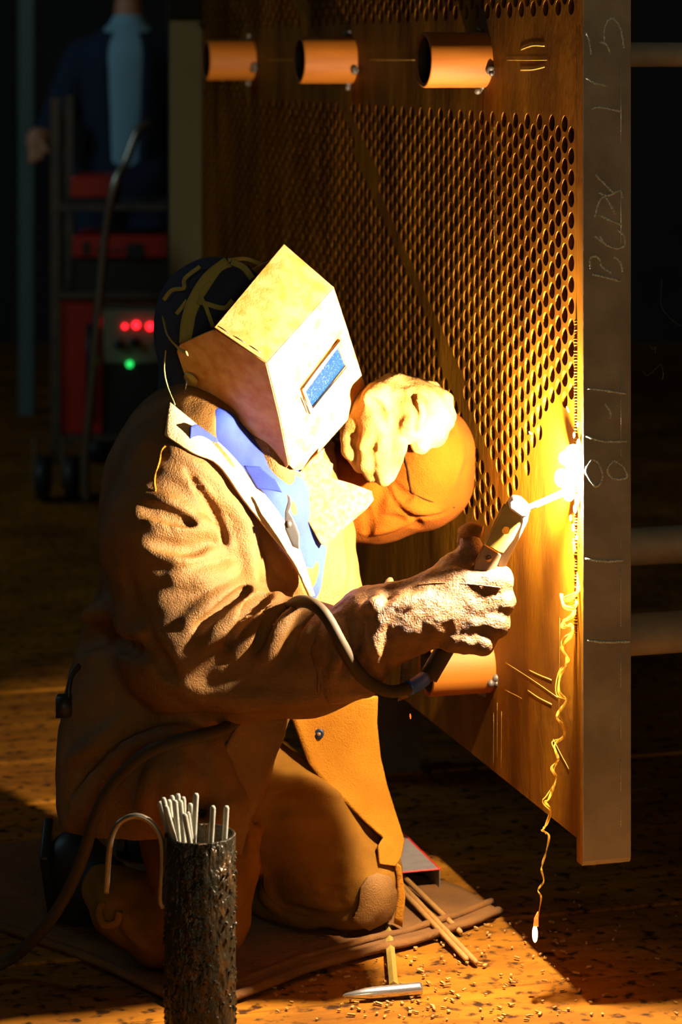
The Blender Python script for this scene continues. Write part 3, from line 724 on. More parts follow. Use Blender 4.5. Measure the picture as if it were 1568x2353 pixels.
def trousers():
    v = Vol((-.48, 3.84, .0), (.16, 4.72, .48), .006)
    v.chain([(P(420, 1800, 4.12), R(150, 4.1)), (P(470, 1990, 4.05), R(115, 4.05)), (P(478, 2110, 4.05), R(88, 4.05))], .04)
    v.chain([(P(478, 2120, 4.05), R(85, 4.05)), (P(380, 2145, 4.05), R(80, 4.05)), (P(285, 2080, 4.08), R(72, 4.08)), (P(240, 2040, 4.10), R(50, 4.1))], .03)
    v.chain([(P(520, 1800, 4.25), R(150, 4.25)), (P(690, 1905, 4.26), R(135, 4.24)), (P(795, 2005, 4.25), R(122, 4.2))], .04)
    v.chain([(P(795, 2028, 4.25), R(116, 4.2)), (P(680, 2050, 4.29), R(100, 4.2)), (P(560, 2040, 4.40), R(80, 4.3)), (P(400, 2000, 4.52), R(70, 4.4))], .04)
    v.cut((0, 0, .012), (0, 0, -1), .01)
    t = bvh(v.mesh())
    folds(v, t, [([(620, 1830), (700, 1800), (780, 1830)], 16, 6, 20), ([(600, 1870), (680, 1850), (760, 1860)], -10, 2, 20), ([(610, 2000), (620, 2070), (700, 2100)], 14, 5, 16),
                 ([(640, 2110), (720, 2120), (800, 2100)], 14, 5, 16), ([(650, 2085), (740, 2108), (810, 2092)], -8, 2, 12), ([(735, 2035), (765, 2050), (790, 2052)], -5, 2, 8), ([(728, 2060), (760, 2070), (790, 2078)], -5, 2, 8),
                 ([(600, 1900), (570, 1960), (600, 2010)], 14, 5, 20), ([(780, 1900), (800, 1960), (790, 2000)], 10, 5, 20),
                 ([(215, 2000), (240, 2060), (250, 2110)], 16, 4, 16), ([(300, 2040), (330, 2120), (380, 2180)], -9, 2, 14), ([(265, 2060), (300, 2140), (350, 2190)], 12, 4, 14), ([(420, 2000), (400, 2090), (440, 2180)], 12, 5, 18)])
    vf = v.mesh(.004, 16); T = bvh(vf); t_ = build('trousers', vf, M['canvas'], W)
    # knee patch, a stiff pad sewn over the lit knee
    poly = [(828, 2120), (812, 2108), (822, 2080), (826, 2040), (840, 2018), (862, 2008), (888, 2014), (902, 2040), (903, 2075), (890, 2105), (868, 2118), (845, 2128)]
    k = build('knee_pad', sheet(poly, lambda x, y: surf(T, x, y, .006, 4.12), 3), M['suede'], t_, solid=.007, bevel=.001); tag(k, 'stiff leather knee pad')
    fr = [(902, 1975), (912, 2010), (915, 2060), (905, 2120), (925, 2130), (932, 2060), (922, 1990)]
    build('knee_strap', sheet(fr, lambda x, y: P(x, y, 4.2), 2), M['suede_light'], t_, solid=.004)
    q = catmull([surf(T, x, y, .001) for x, y in ((600, 1960), (606, 2010), (612, 2050), (650, 2085), (720, 2108))], 8); build('seam', tube(q, .0014, 6), M['canvas'], t_)
    q = catmull([P(x, y, Y) for x, y, Y in ((236, 2075, 4.02), (228, 2100, 4.01), (240, 2125, 4.0), (268, 2120, 4.0), (275, 2095, 4.0))], 8); build('turned_up_hem', tube(q, .006, 10, (Vector((0, 1, 0)), .8)), M['canvas'], t_)
trousers()
def boots():
    for ank, heel, toe in ((P(236, 2035, 4.14), P(175, 1975, 4.18), P(190, 2090, 4.26)), (P(420, 2000, 4.56), P(340, 1940, 4.6), P(350, 2010, 4.72))):
        v = Vol([min(ank[i], heel[i], toe[i])-.09 for i in range(3)], [max(ank[i], heel[i], toe[i])+.09 for i in range(3)], .006)
        v.chain([(ank, .048), (heel, .042)], .02); v.chain([(heel, .042), (heel.lerp(toe, .6), .046), (toe, .04)], .02)
        v.cut((0, 0, .004), (0, 0, -1), .006)
        b = build('boot', v.mesh(), M['black'], W)
        d = (toe-heel).normalized(); o_ = (heel+toe)/2+Vector((-.04, .0, 0)); c = .5*(heel+toe)+Vector((-.046, .01, .01))
        side = d.cross(Vector((-1, 0, 0))).normalized(); build('boot_sole', box(c, .016, .08, (toe-heel).length+.07, (side.cross(d).normalized(), side, d)), M['black'], b, bevel=.004)
boots()
def right_glove():
    Y = 3.947
    def mk(h):
        v = Vol((-.06, 3.84, .44), (.30, 4.08, .70), h)
        v.ell(P(1030, 1395, Y-.008), (R(86, Y), .034, R(92, Y)), ((.97, 0, .2), (0, 1, 0), (-.2, 0, .97)), .02)     # back of the hand
        fing = [((1050, 1338), (1146, 1334), 35, 0, .022), ((1056, 1384), (1150, 1382), 35, -.002, .020), ((1052, 1432), (1138, 1433), 34, -.008, .016), ((1042, 1470), (1108, 1476), 31, -.014, .010)]
        for (a, b, r, dy, bk) in fing:
            v.chain([(P(a[0], a[1], Y-.012+dy*.6), R(r, Y)), (P(b[0], b[1], Y-.008+dy), R(r-2, Y)), (P(b[0]-16, b[1]+1, Y+bk+dy-.002), R(r-8, Y)), (P(b[0]-60, b[1]-4, Y+bk+.004+dy), R(r-10, Y))], .009)
        v.cone(P(1030, 1358, Y-.012), P(1120, 1357, Y-.011), R(32, Y), R(29, Y), .01); v.cone(P(1030, 1408, Y-.014), P(1115, 1407, Y-.013), R(30, Y), R(28, Y), .01)
        v.cut(P(1085, 1478, 3.939), (0, .72, -.69), .008)
        v.chain([pr(785, 1488, Y, 88), pr(860, 1445, Y, 92), pr(930, 1422, Y-.004, 80), pr(985, 1405, Y-.008, 70)], .02)      # gauntlet
        v.chain([pr(840, 1560, Y-.01, 42), pr(770, 1560, Y, 60)], .03)
        v.cone(P(985, 1360, Y), P(1040, 1335, Y), R(38, Y), R(36, Y), .02)
        # thumb lies up along the holder, behind it
        v.chain([(P(975, 1385, Y+.01), R(34, Y)), (P(1040, 1310, Y+.012), R(32, Y)), (P(1085, 1262, Y+.010), R(24, Y)), (P(1078, 1240, Y+.012), R(20, Y))], .012)
        return v
    t = bvh(mk(.008).mesh()); v = mk(.0034)
    folds(v, t, [([(885, 1400), (900, 1350), (960, 1330)], -7, 2, 10), ([(840, 1460), (900, 1400), (980, 1370)], 15, 5, 14), 
                 ([(870, 1440), (860, 1500), (880, 1550)], 14, 5, 14), ([(900, 1330), (870, 1380), (830, 1400)], 12, 5, 14), 
                 ([(760, 1420), (780, 1500), (760, 1560)], 12, 5, 14), ([(800, 1400), (820, 1460), (800, 1540)], -5, 2, 14)])
    vf = v.mesh(.0022, 45); g = build('right_glove', vf, M['glove'], W)
    T = bvh(vf)
    q = catmull([surf(T, x, y, .0005) for x, y in ((960, 1345), (1010, 1340), (1090, 1343), (1150, 1350))], 8); build('seam', tube(q, .0013, 6), M['glove'], g)
    build('thumb_tip', join(tube(catmull([P(1060, 1248, 3.965), P(1066, 1226, 3.96), P(1085, 1216, 3.945), P(1108, 1222, 3.94)], 6), [.007]*6+[.011]*7+[.010]*6, 14)), M['glove_y'], g)
    # frayed cuff tab
    build('cuff_tab', sheet([(925, 1500), (942, 1520), (940, 1600), (915, 1612), (920, 1560)], lambda x, y: P(x, y, 3.93+.006*math.sin(y/12.)), 2), M['glove'], g, solid=.003)
right_glove()
def left_glove():
    Y = 4.225
    def mk(h):
        v = Vol((-.03, 4.10, .69), (.21, 4.33, .93), h)
        v.chain([pr(975, 955, Y+.02, 66), pr(945, 945, Y, 70), pr(885, 940, Y-.01, 66)], .015)
        v.cone(P(905, 885, Y), P(985, 920, Y+.02), R(28, Y), R(26, Y), .02)
        v.ell(P(882, 955, Y-.010), (R(66, Y), .034, R(62, Y)), ((.9, 0, .43), (0, 1, 0), (-.43, 0, .9)), .02)
        for pts, r, dy in ((((842, 930), (808, 985), (808, 1035), (832, 1066)), 26, -.018), (((862, 960), (840, 1020), (846, 1066), (858, 1090)), 25, -.030),
                           (((888, 968), (876, 1036), (877, 1080), (880, 1100)), 24, -.034), (((918, 972), (911, 1034), (903, 1070), (894, 1090)), 23, -.026)):
            v.chain([(P(p[0], p[1], Y+dy+.006*i), R(r-i*1.8, Y)) for i, p in enumerate(pts)], .0025)
        v.chain([(P(900, 925, Y-.02), R(32, Y)), (P(868, 905, Y-.035), R(26, Y)), (P(852, 912, Y-.045), R(20, Y))], .012)
        return v
    t = bvh(mk(.008).mesh()); v = mk(.0036)
    folds(v, t, [([(892, 893), (908, 930), (912, 965), (900, 1000), (890, 1060)], -11, 2, 8), ([(940, 900), (960, 940), (930, 990)], 12, 5, 14), ([(975, 905), (992, 950), (965, 1000)], -8, 2, 7), ([(846, 915), (866, 935), (880, 965), (890, 990)], -9, 2, 7), ([(945, 900), (955, 950), (950, 1000)], -6, 2, 6), ([(800, 1000), (815, 1003), (828, 1000)], -4, 2, 4), ([(835, 1030), (850, 1033), (862, 1030)], -4, 2, 4), ([(868, 1045), (880, 1048), (892, 1044)], -4, 2, 4)])
    g = build('left_glove', v.mesh(.0035, 30), M['glove_y'], W)
    q = [P(1000+R(0, 1), 905, 4.24)]
    # gathered yellow cuff where glove meets sleeve
    v = Vol((.06, 4.14, .74), (.24, 4.36, .93), .0045)
    v.chain([pr(975, 905, 4.25, 34), pr(1005, 930, 4.245, 32), pr(1005, 965, 4.235, 34), pr(990, 1000, 4.22, 28), pr(965, 1015, 4.215, 24)], .02)
    v.ell(P(965, 955, 4.25), (R(55, 4.2), .05, R(62, 4.2)), None, .02)
    build('cuff', v.mesh(.007, 34), M['glove_y'], g)
left_glove()
def cap():
    v = Vol((-.33, 4.02, .72), (-.02, 4.36, 1.10), .005)
    hc = P(500, 740, 4.19)
    v.ell(hc, (.088, .108, .105), ((.6, .8, 0), (.74, -.55, -.35), (.26, -.2, .94)), .02)
    v.cone(P(540, 1010, 4.17), P(645, 1075, 4.20), .04, .035, .03)
    v.chain([(P(455, 800, 4.19), .055), (P(450, 900, 4.19), .05), (P(480, 985, 4.18), .055)], .04)
    vf = v.mesh(.0015, 30); c = build('cap', vf, M['navy'], W); tag(c, 'dark navy skull cap and neck cover')
cap()
# ------------------------------------------------------------------ mask
def mask():
    g = empty('welding_mask', P(640, 900, 4.05), 'brown fibreboard welding mask with blue glass window, worn by the kneeling welder', 'welding mask')
    TL = P(612, 833, 3.985); w_ = Vector((.1046, .1055, .118))*1.0; h_ = Vector((.0444, .145, -.1688))
    TL_s = 1.0
    TR = P(766, 660, TL.y+.1055); BL = P(672, 1080, TL.y+.120); BR = P(842, 903, TL.y+.235)
    n = (TR-TL).cross(BL-TL).normalized(); wu = (TR-TL).normalized()
    if n.x < 0: n = -n
    def onplane(px, py, p0, nn):
        d = P(px, py, 1)-CAMP; return CAMP+d*((p0-CAMP).dot(nn)/d.dot(nn))
    fn = n
    # front board, lower corners rounded
    BRc = onplane(842, 903, TL, fn); BLc = onplane(672, 1078, TL, fn); TRc = onplane(766, 660, TL, fn)
    fp = [TL, onplane(642, 955, TL, fn), onplane(664, 1068, TL, fn), onplane(676, 1080, TL, fn), onplane(694, 1078, TL, fn), onplane(720, 1052, TL, fn), onplane(775, 990, TL, fn), onplane(830, 928, TL, fn), onplane(841, 912, TL, fn), onplane(841, 895, TL, fn), onplane(800, 765, TL, fn), TRc]
    # top board rises backwards
    td = Vector((-.0800, .010, .0615)); tb = [P(492, 752, TL.y-.003), P(652, 561, TRc.y-.003)]
    # side board
    back = -fn
    sn = (Vector(wu)*-1+Vector((0, 0, 0))).normalized()
    s_edge = [(492, 757), (470, 765), (415, 790), (407, 806), (425, 860), (440, 910), (447, 940), (462, 966), (490, 985), (560, 1030), (620, 1066), (655, 1079)]
    sn = (BLc-TL).cross(-fn+wu*-.10).normalized()
    sp = [onplane(x, y, TL, sn) for x, y in s_edge]
    print('mask side depths', [round(p.y, 3) for p in sp], 'front', [round(p.y, 3) for p in fp])
    def poly(pts): return (pts, [tuple(range(len(pts)))])
    build('front_board', poly(fp), M['fibre'], g, smooth=False, solid=.003, bevel=.0008)
    build('top_board', poly([TL, TRc, tb[1], tb[0]]), M['fibre'], g, smooth=False, solid=.003, bevel=.0008)
    side = [TL]+sp+[fp[2], fp[1]]
    so = build('side_board', poly(side), M['fibre'], g, smooth=False, solid=.003, bevel=.0008)
    W_ = (TRc-TL)
    side2 = [p+W_ for p in side]; side2 = [q if i else TRc for i, q in enumerate(side2)]
    build('side_board', poly(side2[:4]+side2[4:-3]+[fp[8], fp[10]]), M['fibre'], g, smooth=False, solid=.003)
    # folded overlap and staples along the top board seam
    st = []
    for a, b in (((506, 753), (526, 766)), ((541, 775), (564, 789)), ((577, 797), (600, 812)), ((668, 588), (688, 606)), ((700, 612), (720, 632)), ((733, 640), (750, 655))):
        st.append(tube([onplane(a[0], a[1], TL, (TRc-TL).cross(tb[0]-TL))+Vector((0, -.002, .001)), onplane(b[0], b[1], TL, (TRc-TL).cross(tb[0]-TL))+Vector((0, -.002, .001))], .0009, 6))
    build('staples', join(*st), M['darksteel'], g)
    build('side_overlap', poly([TL+Vector((0, -.003, 0)), onplane(496, 757, TL, sn)+Vector((0, -.003, 0)), onplane(492, 772, TL, sn)+Vector((0, -.003, 0)), onplane(600, 846, TL, sn)+Vector((0, -.003, 0))]), M['fibre'], so, smooth=False, solid=.002)
    # window: raised frame with blue glass
    def fpnt(x, y, o=0): return onplane(x, y, TL, fn)+fn*o
    fo = [(776, 778), (796, 840), (708, 950), (688, 893)]; fi = [(771, 795), (789, 838), (712, 936), (696, 898)]
    V = [fpnt(x, y, .001) for x, y in fo]+[fpnt(x, y, .006) for x, y in fo]+[fpnt(x, y, .006) for x, y in fi]+[fpnt(x, y, -.002) for x, y in fi]
    Fc = []
    for i in range(4):
        j = (i+1) % 4
        Fc += [(i, j, 4+j, 4+i), (4+i, 4+j, 8+j, 8+i), (8+i, 8+j, 12+j, 12+i)]
    wf = build('window_frame', (V, Fc), M['fibre'], g, smooth=False, bevel=.0006)
    build('shade_glass', poly([fpnt(x, y, .002) for x, y in fi]), M['lens'], wf, smooth=False, solid=.002)
    ed = [tube([fpnt(774, 780, .0065), fpnt(730, 835, .0065), fpnt(690, 888, .0065)], .0011, 6), tube([fpnt(690, 912, .0065), fpnt(705, 948, .0065)], .0012, 6), tube([fpnt(790, 840, .0065), fpnt(712, 935, .0065)], .0009, 6)]
    build('frame_edge', join(*ed), M['black'], wf)
    # hinge knob
    kc = onplane(443, 868, TL, sn)-wu*.004
    kn = build('hinge_knob', lathe([(0, .0135), (.003, .0125), (.005, .008), (.006, .0001)], kc, -wu, 24), M['brass'], g)
    build('cotter_pin', tube([kc-wu*.012+Vector((.002, 0, .010)), kc-wu*.013+Vector((-.003, 0, -.014))], .0015, 8), M['tin'], kn)
    # bib under the chin
    def bf(x, y): return P(x, y, 4.125+.0003*(x-700)-.00006*(y-1080)+.006*math.sin((x+y)/40.))
    bib = [(630, 1072), (690, 1084), (720, 1050), (745, 1030), (742, 1050), (765, 1066), (762, 1098), (810, 1112), (853, 1128), (858, 1148), (843, 1168), (800, 1205), (748, 1256), (736, 1248), (700, 1185), (660, 1120)]
    b = build('bib', sheet(bib, bf, 4), M['bib'], g, solid=.003); tag(b, 'pale mottled leather bib')
    # headgear straps over the cap, on the head side of the mask
    hc = P(500, 740, 4.19); ax = ((.6, .8, 0), (.74, -.55, -.35), (.26, -.2, .94)); rad = (.0925, .1125, .1095)
    def onhead(px, py):
        d = (P(px, py, 1)-CAMP).normalized(); o_ = CAMP-hc
        M_ = [Vector(a) for a in ax]; M_ = [a.normalized() for a in M_]
        ol = Vector([o_.dot(a)/r for a, r in zip(M_, rad)]); dl = Vector([d.dot(a)/r for a, r in zip(M_, rad)])
        A_ = dl.dot(dl); B_ = 2*ol.dot(dl); C_ = ol.dot(ol)-1; D_ = B_*B_-4*A_*C_
        t = (-B_-math.sqrt(max(D_, 0)))/(2*A_); return CAMP+d*t
    def st_(pts, wd, name='head_strap'):
        q = catmull([onhead(*p) for p in pts], 6)
        return build(name, tube(q, R(wd, 4.1), 10, ((Vector(CAMP)-hc).normalized(), .18)), M['strap'], g)
    st_([(428, 790), (432, 740), (448, 690), (480, 640), (525, 604)], 17)
    st_([(532, 602), (560, 615), (580, 640)], 8)
    st_([(525, 598), (565, 595), (600, 608)], 5)
    st_([(376, 690), (395, 667), (422, 662), (425, 640), (460, 612)], 5)
    st_([(490, 752), (475, 710), (462, 675), (485, 648)], 5)
    st_([(440, 690), (470, 697), (515, 708), (535, 690)], 6)
    st_([(405, 722), (418, 706), (430, 690)], 5)
    q = catmull([P(375, 730, 4.10), P(385, 770, 4.07), P(410, 800, 4.05), P(430, 812, 4.03)], 6); build('head_strap', tube(q, R(8, 4.1), 8, (Vector((1, 0, .4)), .3)), M['strap'], g)
    q = catmull([P(381, 805, 4.07), P(378, 850, 4.07), P(386, 890, 4.07), P(402, 930, 4.06)], 6); build('head_strap', tube(q, R(6, 4.1), 8, (Vector((1, 0, 0)), .3)), M['strap'], g)
mask()
# pliers in the chest pocket
def pliers():
    g = empty('pliers', P(670, 1210, 4.02), 'steel pliers tucked inside the open jacket front', 'pliers')
    build('jaws', sheet([(655, 1175), (662, 1150), (660, 1135), (668, 1140), (670, 1160), (664, 1175), (676, 1195), (688, 1225), (688, 1262), (672, 1255), (655, 1215)], lambda x, y: P(x, y, 4.02), 2), M['tin'], g, solid=.006, bevel=.001)
    build('pivot', lathe([(0, .0001), (0, .0055), (.003, .0055)], P(662, 1205, 4.013), (0, 1, 0), 18), M['darksteel'], g)
pliers()
# ================================================================== FLOOR THINGS
def can():
    Y = 3.69; cx = (460-CX)/F*Y; c = Vector((cx, Y, 0)); r = .0505; top = .317
    g = empty('rod_holder', c, 'dark spatter-crusted steel pipe standing on end, full of electrodes, at the front', 'rod holder')
    V, Fc = lathe([(0, r), (top-.001, r), (top, r-.001), (top, r-.004), (top-.002, r-.005), (.006, r-.005), (.006, .0001)], c, (0, 0, 1), 64)
    build('pipe', (V, Fc), M['spatter'], g)
    build('pipe_base', lathe([(0, .0001), (0, r), (.006, r), (.006, .0001)], c, (0, 0, 1), 48), M['darksteel'], g)
    cr = []
    for i in range(620):
        a = random.uniform(0, 2*math.pi); z = random.betavariate(1.1, 1.15)*(top-.02); rr = random.uniform(.0007, .0026)*(1 if random.random() < .9 else 1.5)
        cr.append(ball(c+Vector((math.cos(a)*r, math.sin(a)*r, z)), rr, 4, (1, 1, random.uniform(.8, 2.0))))
    tag(build('weld_spatter', join(*cr), M['spatter'], g), kind='stuff')
    hk = [P(377, 2085, Y-.0), P(370, 2070, Y), P(371, 2030, Y), P(374, 1975, Y), P(370, 1930, Y), P(352, 1895, Y), P(325, 1877, Y), P(298, 1877, Y), P(272, 1893, Y), P(256, 1925, Y), P(249, 1975, Y), P(244, 2052, Y)]
    build('hook', tube(catmull(hk, 8), R(6.8, Y), 14), M['hook'], g)
    tips = [(367, 1842, 380), (375, 1833, 384), (381, 1852, 396), (388, 1838, 397), (395, 1828, 401), (409, 1824, 409), (402, 1839, 409), (414, 1839, 421), (421, 1831, 424), (424, 1870, 436), (431, 1866, 438), (437, 1846, 443), (451, 1823, 446), (490, 1852, 486), (521, 1852, 517)]
    desc = ['outermost electrode leaning over the left rim of the rod holder', 'pale-tipped electrode just behind the outermost one at the left rim of the rod holder',
            'electrode leaning left with a chipped tip, third from left in the rod holder', 'fourth electrode from the left in the rod holder, behind the chipped leaning one',
            'tall pale-tipped electrode, fifth from the left in the rod holder', 'tallest of the middle cluster in the rod holder, seventh electrode from the left',
            'electrode with an orange lit edge, sixth from the left in the rod holder', 'eighth electrode from the left in the rod holder, right of the tall middle one',
            'pale-topped electrode at the back, ninth from the left in the rod holder', 'shortest electrode, leaning left at the front of the rod holder cluster',
            'electrode close to the right of the shortest one in the rod holder cluster', 'electrode directly left of the tallest bright one in the rod holder',
            'tallest bright upright electrode at the right end of the rod holder cluster', 'electrode standing apart in the right half of the rod holder, second from right',
            'rightmost electrode in the rod holder, standing against the rim']
    for i, (tx, ty, bx) in enumerate(tips):
        dx = (bx-460)/80.0; dy = [.3, -.2, -.75, .1, .5, .6, -.35, -.2, .35, -.85, -.6, .2, -.4, -.75, -.1][i]
        rad = math.hypot(dx, dy); k = min(1, .86/max(rad, .01)); yy = Y+dy*k*.042
        tip = P(tx, ty, yy+dy*.003); rim = P(bx, 1920, yy)
        if math.hypot(rim.x-cx, rim.y-Y) > .0405:
            v_ = Vector((rim.x-cx, rim.y-Y, 0)); v_ = v_.normalized()*.0405; rim = Vector((cx+v_.x, Y+v_.y, rim.z))
        d = (rim-tip).normalized(); bot = tip+d*((tip.z-.012)/-d.z if d.z < 0 else .2)
        v_ = Vector((bot.x-cx, bot.y-Y, 0))
        if v_.length > .040:
            v_ = v_.normalized()*.040; bot = Vector((cx+v_.x, Y+v_.y, .012))
        o = build('electrode', tube([bot, bot.lerp(tip, .5), tip-(tip-bot).normalized()*.003, tip], [.0039, .0039, .0039, .0026], 12), M['flux'], loc=bot)
        tag(o, desc[i], 'electrode', 'electrodes standing in the pipe holder')
can()
def carton():
    g = empty('electrode_carton', FL(955, 2060), 'open electrode carton with red edges lying on the floor behind the lit knee', 'carton')
    w_ = .066; h = .042; L_ = .34; d = DD; s = -NN
    o = FL(925, 2062); V = []
    def b(u, t, z): return o+s*u+d*t+Vector((0, 0, z))
    V = [b(0, 0, 0), b(w_, 0, 0), b(w_, 0, h), b(0, 0, h), b(0, L_, 0), b(w_, L_, 0), b(w_, L_, h), b(0, L_, h)]
    build('carton_body', (V, [(0, 1, 5, 4), (1, 2, 6, 5), (3, 7, 6, 2), (0, 4, 7, 3), (4, 5, 6, 7)]), M['card'], g, smooth=False, solid=.0015)
    build('red_border', join(tube([b(w_, 0, h), b(w_, L_, h)], .0024, 4), tube([b(0, 0, h), b(w_, 0, h)], .0016, 4)), M['cardred'], g, smooth=False)
    ends = [((935, 2030), (1096, 2213), 'electrode lying on the floor with its tip furthest from the carton'), ((922, 2028), (1074, 2206), 'electrode lying leftmost of the three sliding out of the carton'), ((955, 2028), (1060, 2143), 'short-reaching electrode rightmost of the three sliding out of the carton')]
    for a, e, lab in ends:
        rodpath(FL(a[0]-0, a[1]+15, .030)+DD*.10, FL(e[0], e[1], .0055), .0046, M['fluxo'], 'electrode', lab, 'electrode', 'electrodes sliding out of the carton')
carton()
def hammer():
    a = FL(788, 2288, .010); b = FL(968, 2272, .010)
    g = empty('chipping_hammer', (a+b)/2-Vector((0, 0, .01)), 'steel chipping hammer lying on the planks in front of the knee', 'hammer')
    d = (b-a); L_ = d.length
    build('hammer_head', lathe([(0, .0006), (.004, .0035), (L_*.3, .0085), (L_*.4, .0092), (L_*.97, .0098), (L_, .009), (L_, .0001)], a, d, 24), M['tin'], g)
    p0 = FL(905, 2262, .012); p1 = FL(893, 2130, .008)
    build('handle', tube([p0, p0.lerp(p1, .5), p1], .0068, 4, (Vector((0, 0, 1)), .7)), M['brass'], g, smooth=False)
hammer()
def ground_mat():
    pts = [FL(-150, 2075), FL(0, 2140), FL(180, 2205), FL(330, 2272), FL(440, 2320), FL(545, 2300), FL(680, 2250), FL(850, 2200), FL(1000, 2160), FL(1148, 2105), FL(1060, 2050), FL(900, 2000), FL(400, 1900), FL(-60, 1960)]
    g = empty('kneeling_mat', FL(560, 2150), 'brown leather kneeling mat with a doubled edge under the welder', 'mat')
    c = sum((p for p in pts), Vector())/len(pts)
    def f(x, y): return Vector((x, y, .006+.0022*noise.noise(Vector((x*9, y*9, 0)))))
    build('mat_sheet', sheet([(p.x, p.y) for p in pts], f, 4), M['mat'], g, solid=.007)
    e = [pts[i] for i in range(0, 10)]
    q = catmull([Vector((p.x, p.y, .0095)) for p in e], 6)
    q = [p+Vector((0, 0, .003*noise.noise(p*14))) for p in q]
    build('rolled_edge', tube(q, [.0080+.0015*noise.noise(p*20) for p in q], 12, (Vector((0, 0, 1)), .8)), M['mat'], g)
    q2 = [p+Vector((-.01, .04, .002)) for p in q[30:]]
    build('rolled_edge', tube(q2, .0070, 10, (Vector((0, 0, 1)), .8)), M['mat'], g)
ground_mat()
def chips():
    V = []
    for i in range(420):
        if random.random() < .75: px, py = random.gauss(1000, 190), random.uniform(2120, 2345)
        else: px, py = random.uniform(600, 1560), random.uniform(1980, 2345)
        p = FL(px, py); s = random.uniform(.0012, .0042); a = random.uniform(0, math.pi)
        V.append(box(p+Vector((0, 0, s*.5)), s*random.uniform(1, 3), s, s*.6, (Vector((math.cos(a), math.sin(a), .1)).normalized(), Vector((-math.sin(a), math.cos(a), 0)), Vector((0, 0, 1)))))
    o = build('slag_chips', join(*V), M['chip'], smooth=False); tag(o, 'small slag chips and grit scattered over the floor planks', 'debris', None, 'stuff')
chips()
# ------------------------------------------------------------------ smoke, sparks
def smoke():
    tr = [(1318, 1245), (1325, 1290), (1330, 1345), (1322, 1368), (1298, 1380), (1291, 1366), (1296, 1392), (1320, 1398), (1327, 1378), (1320, 1410), (1295, 1430), (1296, 1442), (1313, 1436), (1316, 1455), (1300, 1475), (1292, 1490), (1303, 1510), (1300, 1530), (1288, 1552),
          (1285, 1590), (1302, 1610), (1280, 1645), (1292, 1665), (1298, 1690), (1275, 1712), (1283, 1745), (1268, 1765), (1278, 1790), (1262, 1835), (1254, 1843), (1266, 1862), (1252, 1902), (1246, 1908), (1262, 1920), (1256, 1955), (1247, 1985), (1245, 2000), (1250, 2025), (1237, 2045), (1244, 2062), (1238, 2100), (1234, 2110)]
    n = len(tr)
    g = empty('smoke_trail', P(1300, 1500, 3.915), 'thin curling yellow-lit smoke trail hanging from the arc down to the glowing drop', 'smoke')
    q = catmull([P(x, y, 3.915+.012*math.sin(i*1.7)) for i, (x, y) in enumerate(tr)], 6)
    m = len(q); rr = [R((5.5-3.2*i/m)*(.55+.45*math.sin(i*.37)**2), 3.92) for i in range(m)]
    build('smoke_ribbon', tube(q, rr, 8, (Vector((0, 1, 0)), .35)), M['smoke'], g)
    q = [p+Vector((.004*math.sin(i*.21), .004, .004*math.cos(i*.3))) for i, p in enumerate(q[:int(m*.8)])]
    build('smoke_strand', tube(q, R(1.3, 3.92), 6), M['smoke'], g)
    dp = P(1230, 2146, 3.93)
    d = empty('glowing_drop', dp, 'white-hot drop of metal falling at the foot of the smoke trail', 'spark')
    build('drop_core', ball(dp, R(7, 3.93), 10, (.9, .9, 2.8)), M['drop'], d)
    build('drop_tail', tube([P(1232, 2128, 3.93), P(1233, 2110, 3.93), P(1237, 2095, 3.93)], [R(6, 3.93), R(5, 3.93), R(1.5, 3.93)], 8), M['dropedge'], d)
    for (x, y, x2, y2, lab) in ((943, 1640, 944, 1652, 'tiny red spark below the cable and right of the jacket flap'), (1216, 992, 1223, 998, 'tiny white spark on the plate left of the arc'), (1303, 934, 1308, 948, 'tiny white spark over the holes above the arc')):
        o = build('spark', tube([P(x, y, 3.93), P((x+x2)/2, (y+y2)/2, 3.93), P(x2, y2, 3.93)], [R(1, 3.9), R(2, 3.9), R(1, 3.9)], 6), M['drop'] if 'white' in lab else M['dropedge'], loc=P(x, y, 3.93)); tag(o, lab, 'spark', 'flying sparks')
    wv = []
    for pts, Y in (([(1495, 795), (1502, 803), (1508, 797), (1506, 812)], 4.0), ([(1475, 850), (1490, 862), (1510, 845), (1520, 838), (1525, 860), (1522, 875)], 4.0), ([(1522, 640), (1520, 700), (1540, 730), (1566, 750)], 4.1)):
        wv.append(tube(catmull([P(x, y, Y) for x, y in pts], 8), R(1.8, Y), 6))
    o = build('smoke_wisp', join(*wv), M['wisp'], loc=P(1450, 800, 3.95)); tag(o, 'faint grey smoke wisps drifting across the edge bar', 'smoke', None, 'stuff')
smoke()
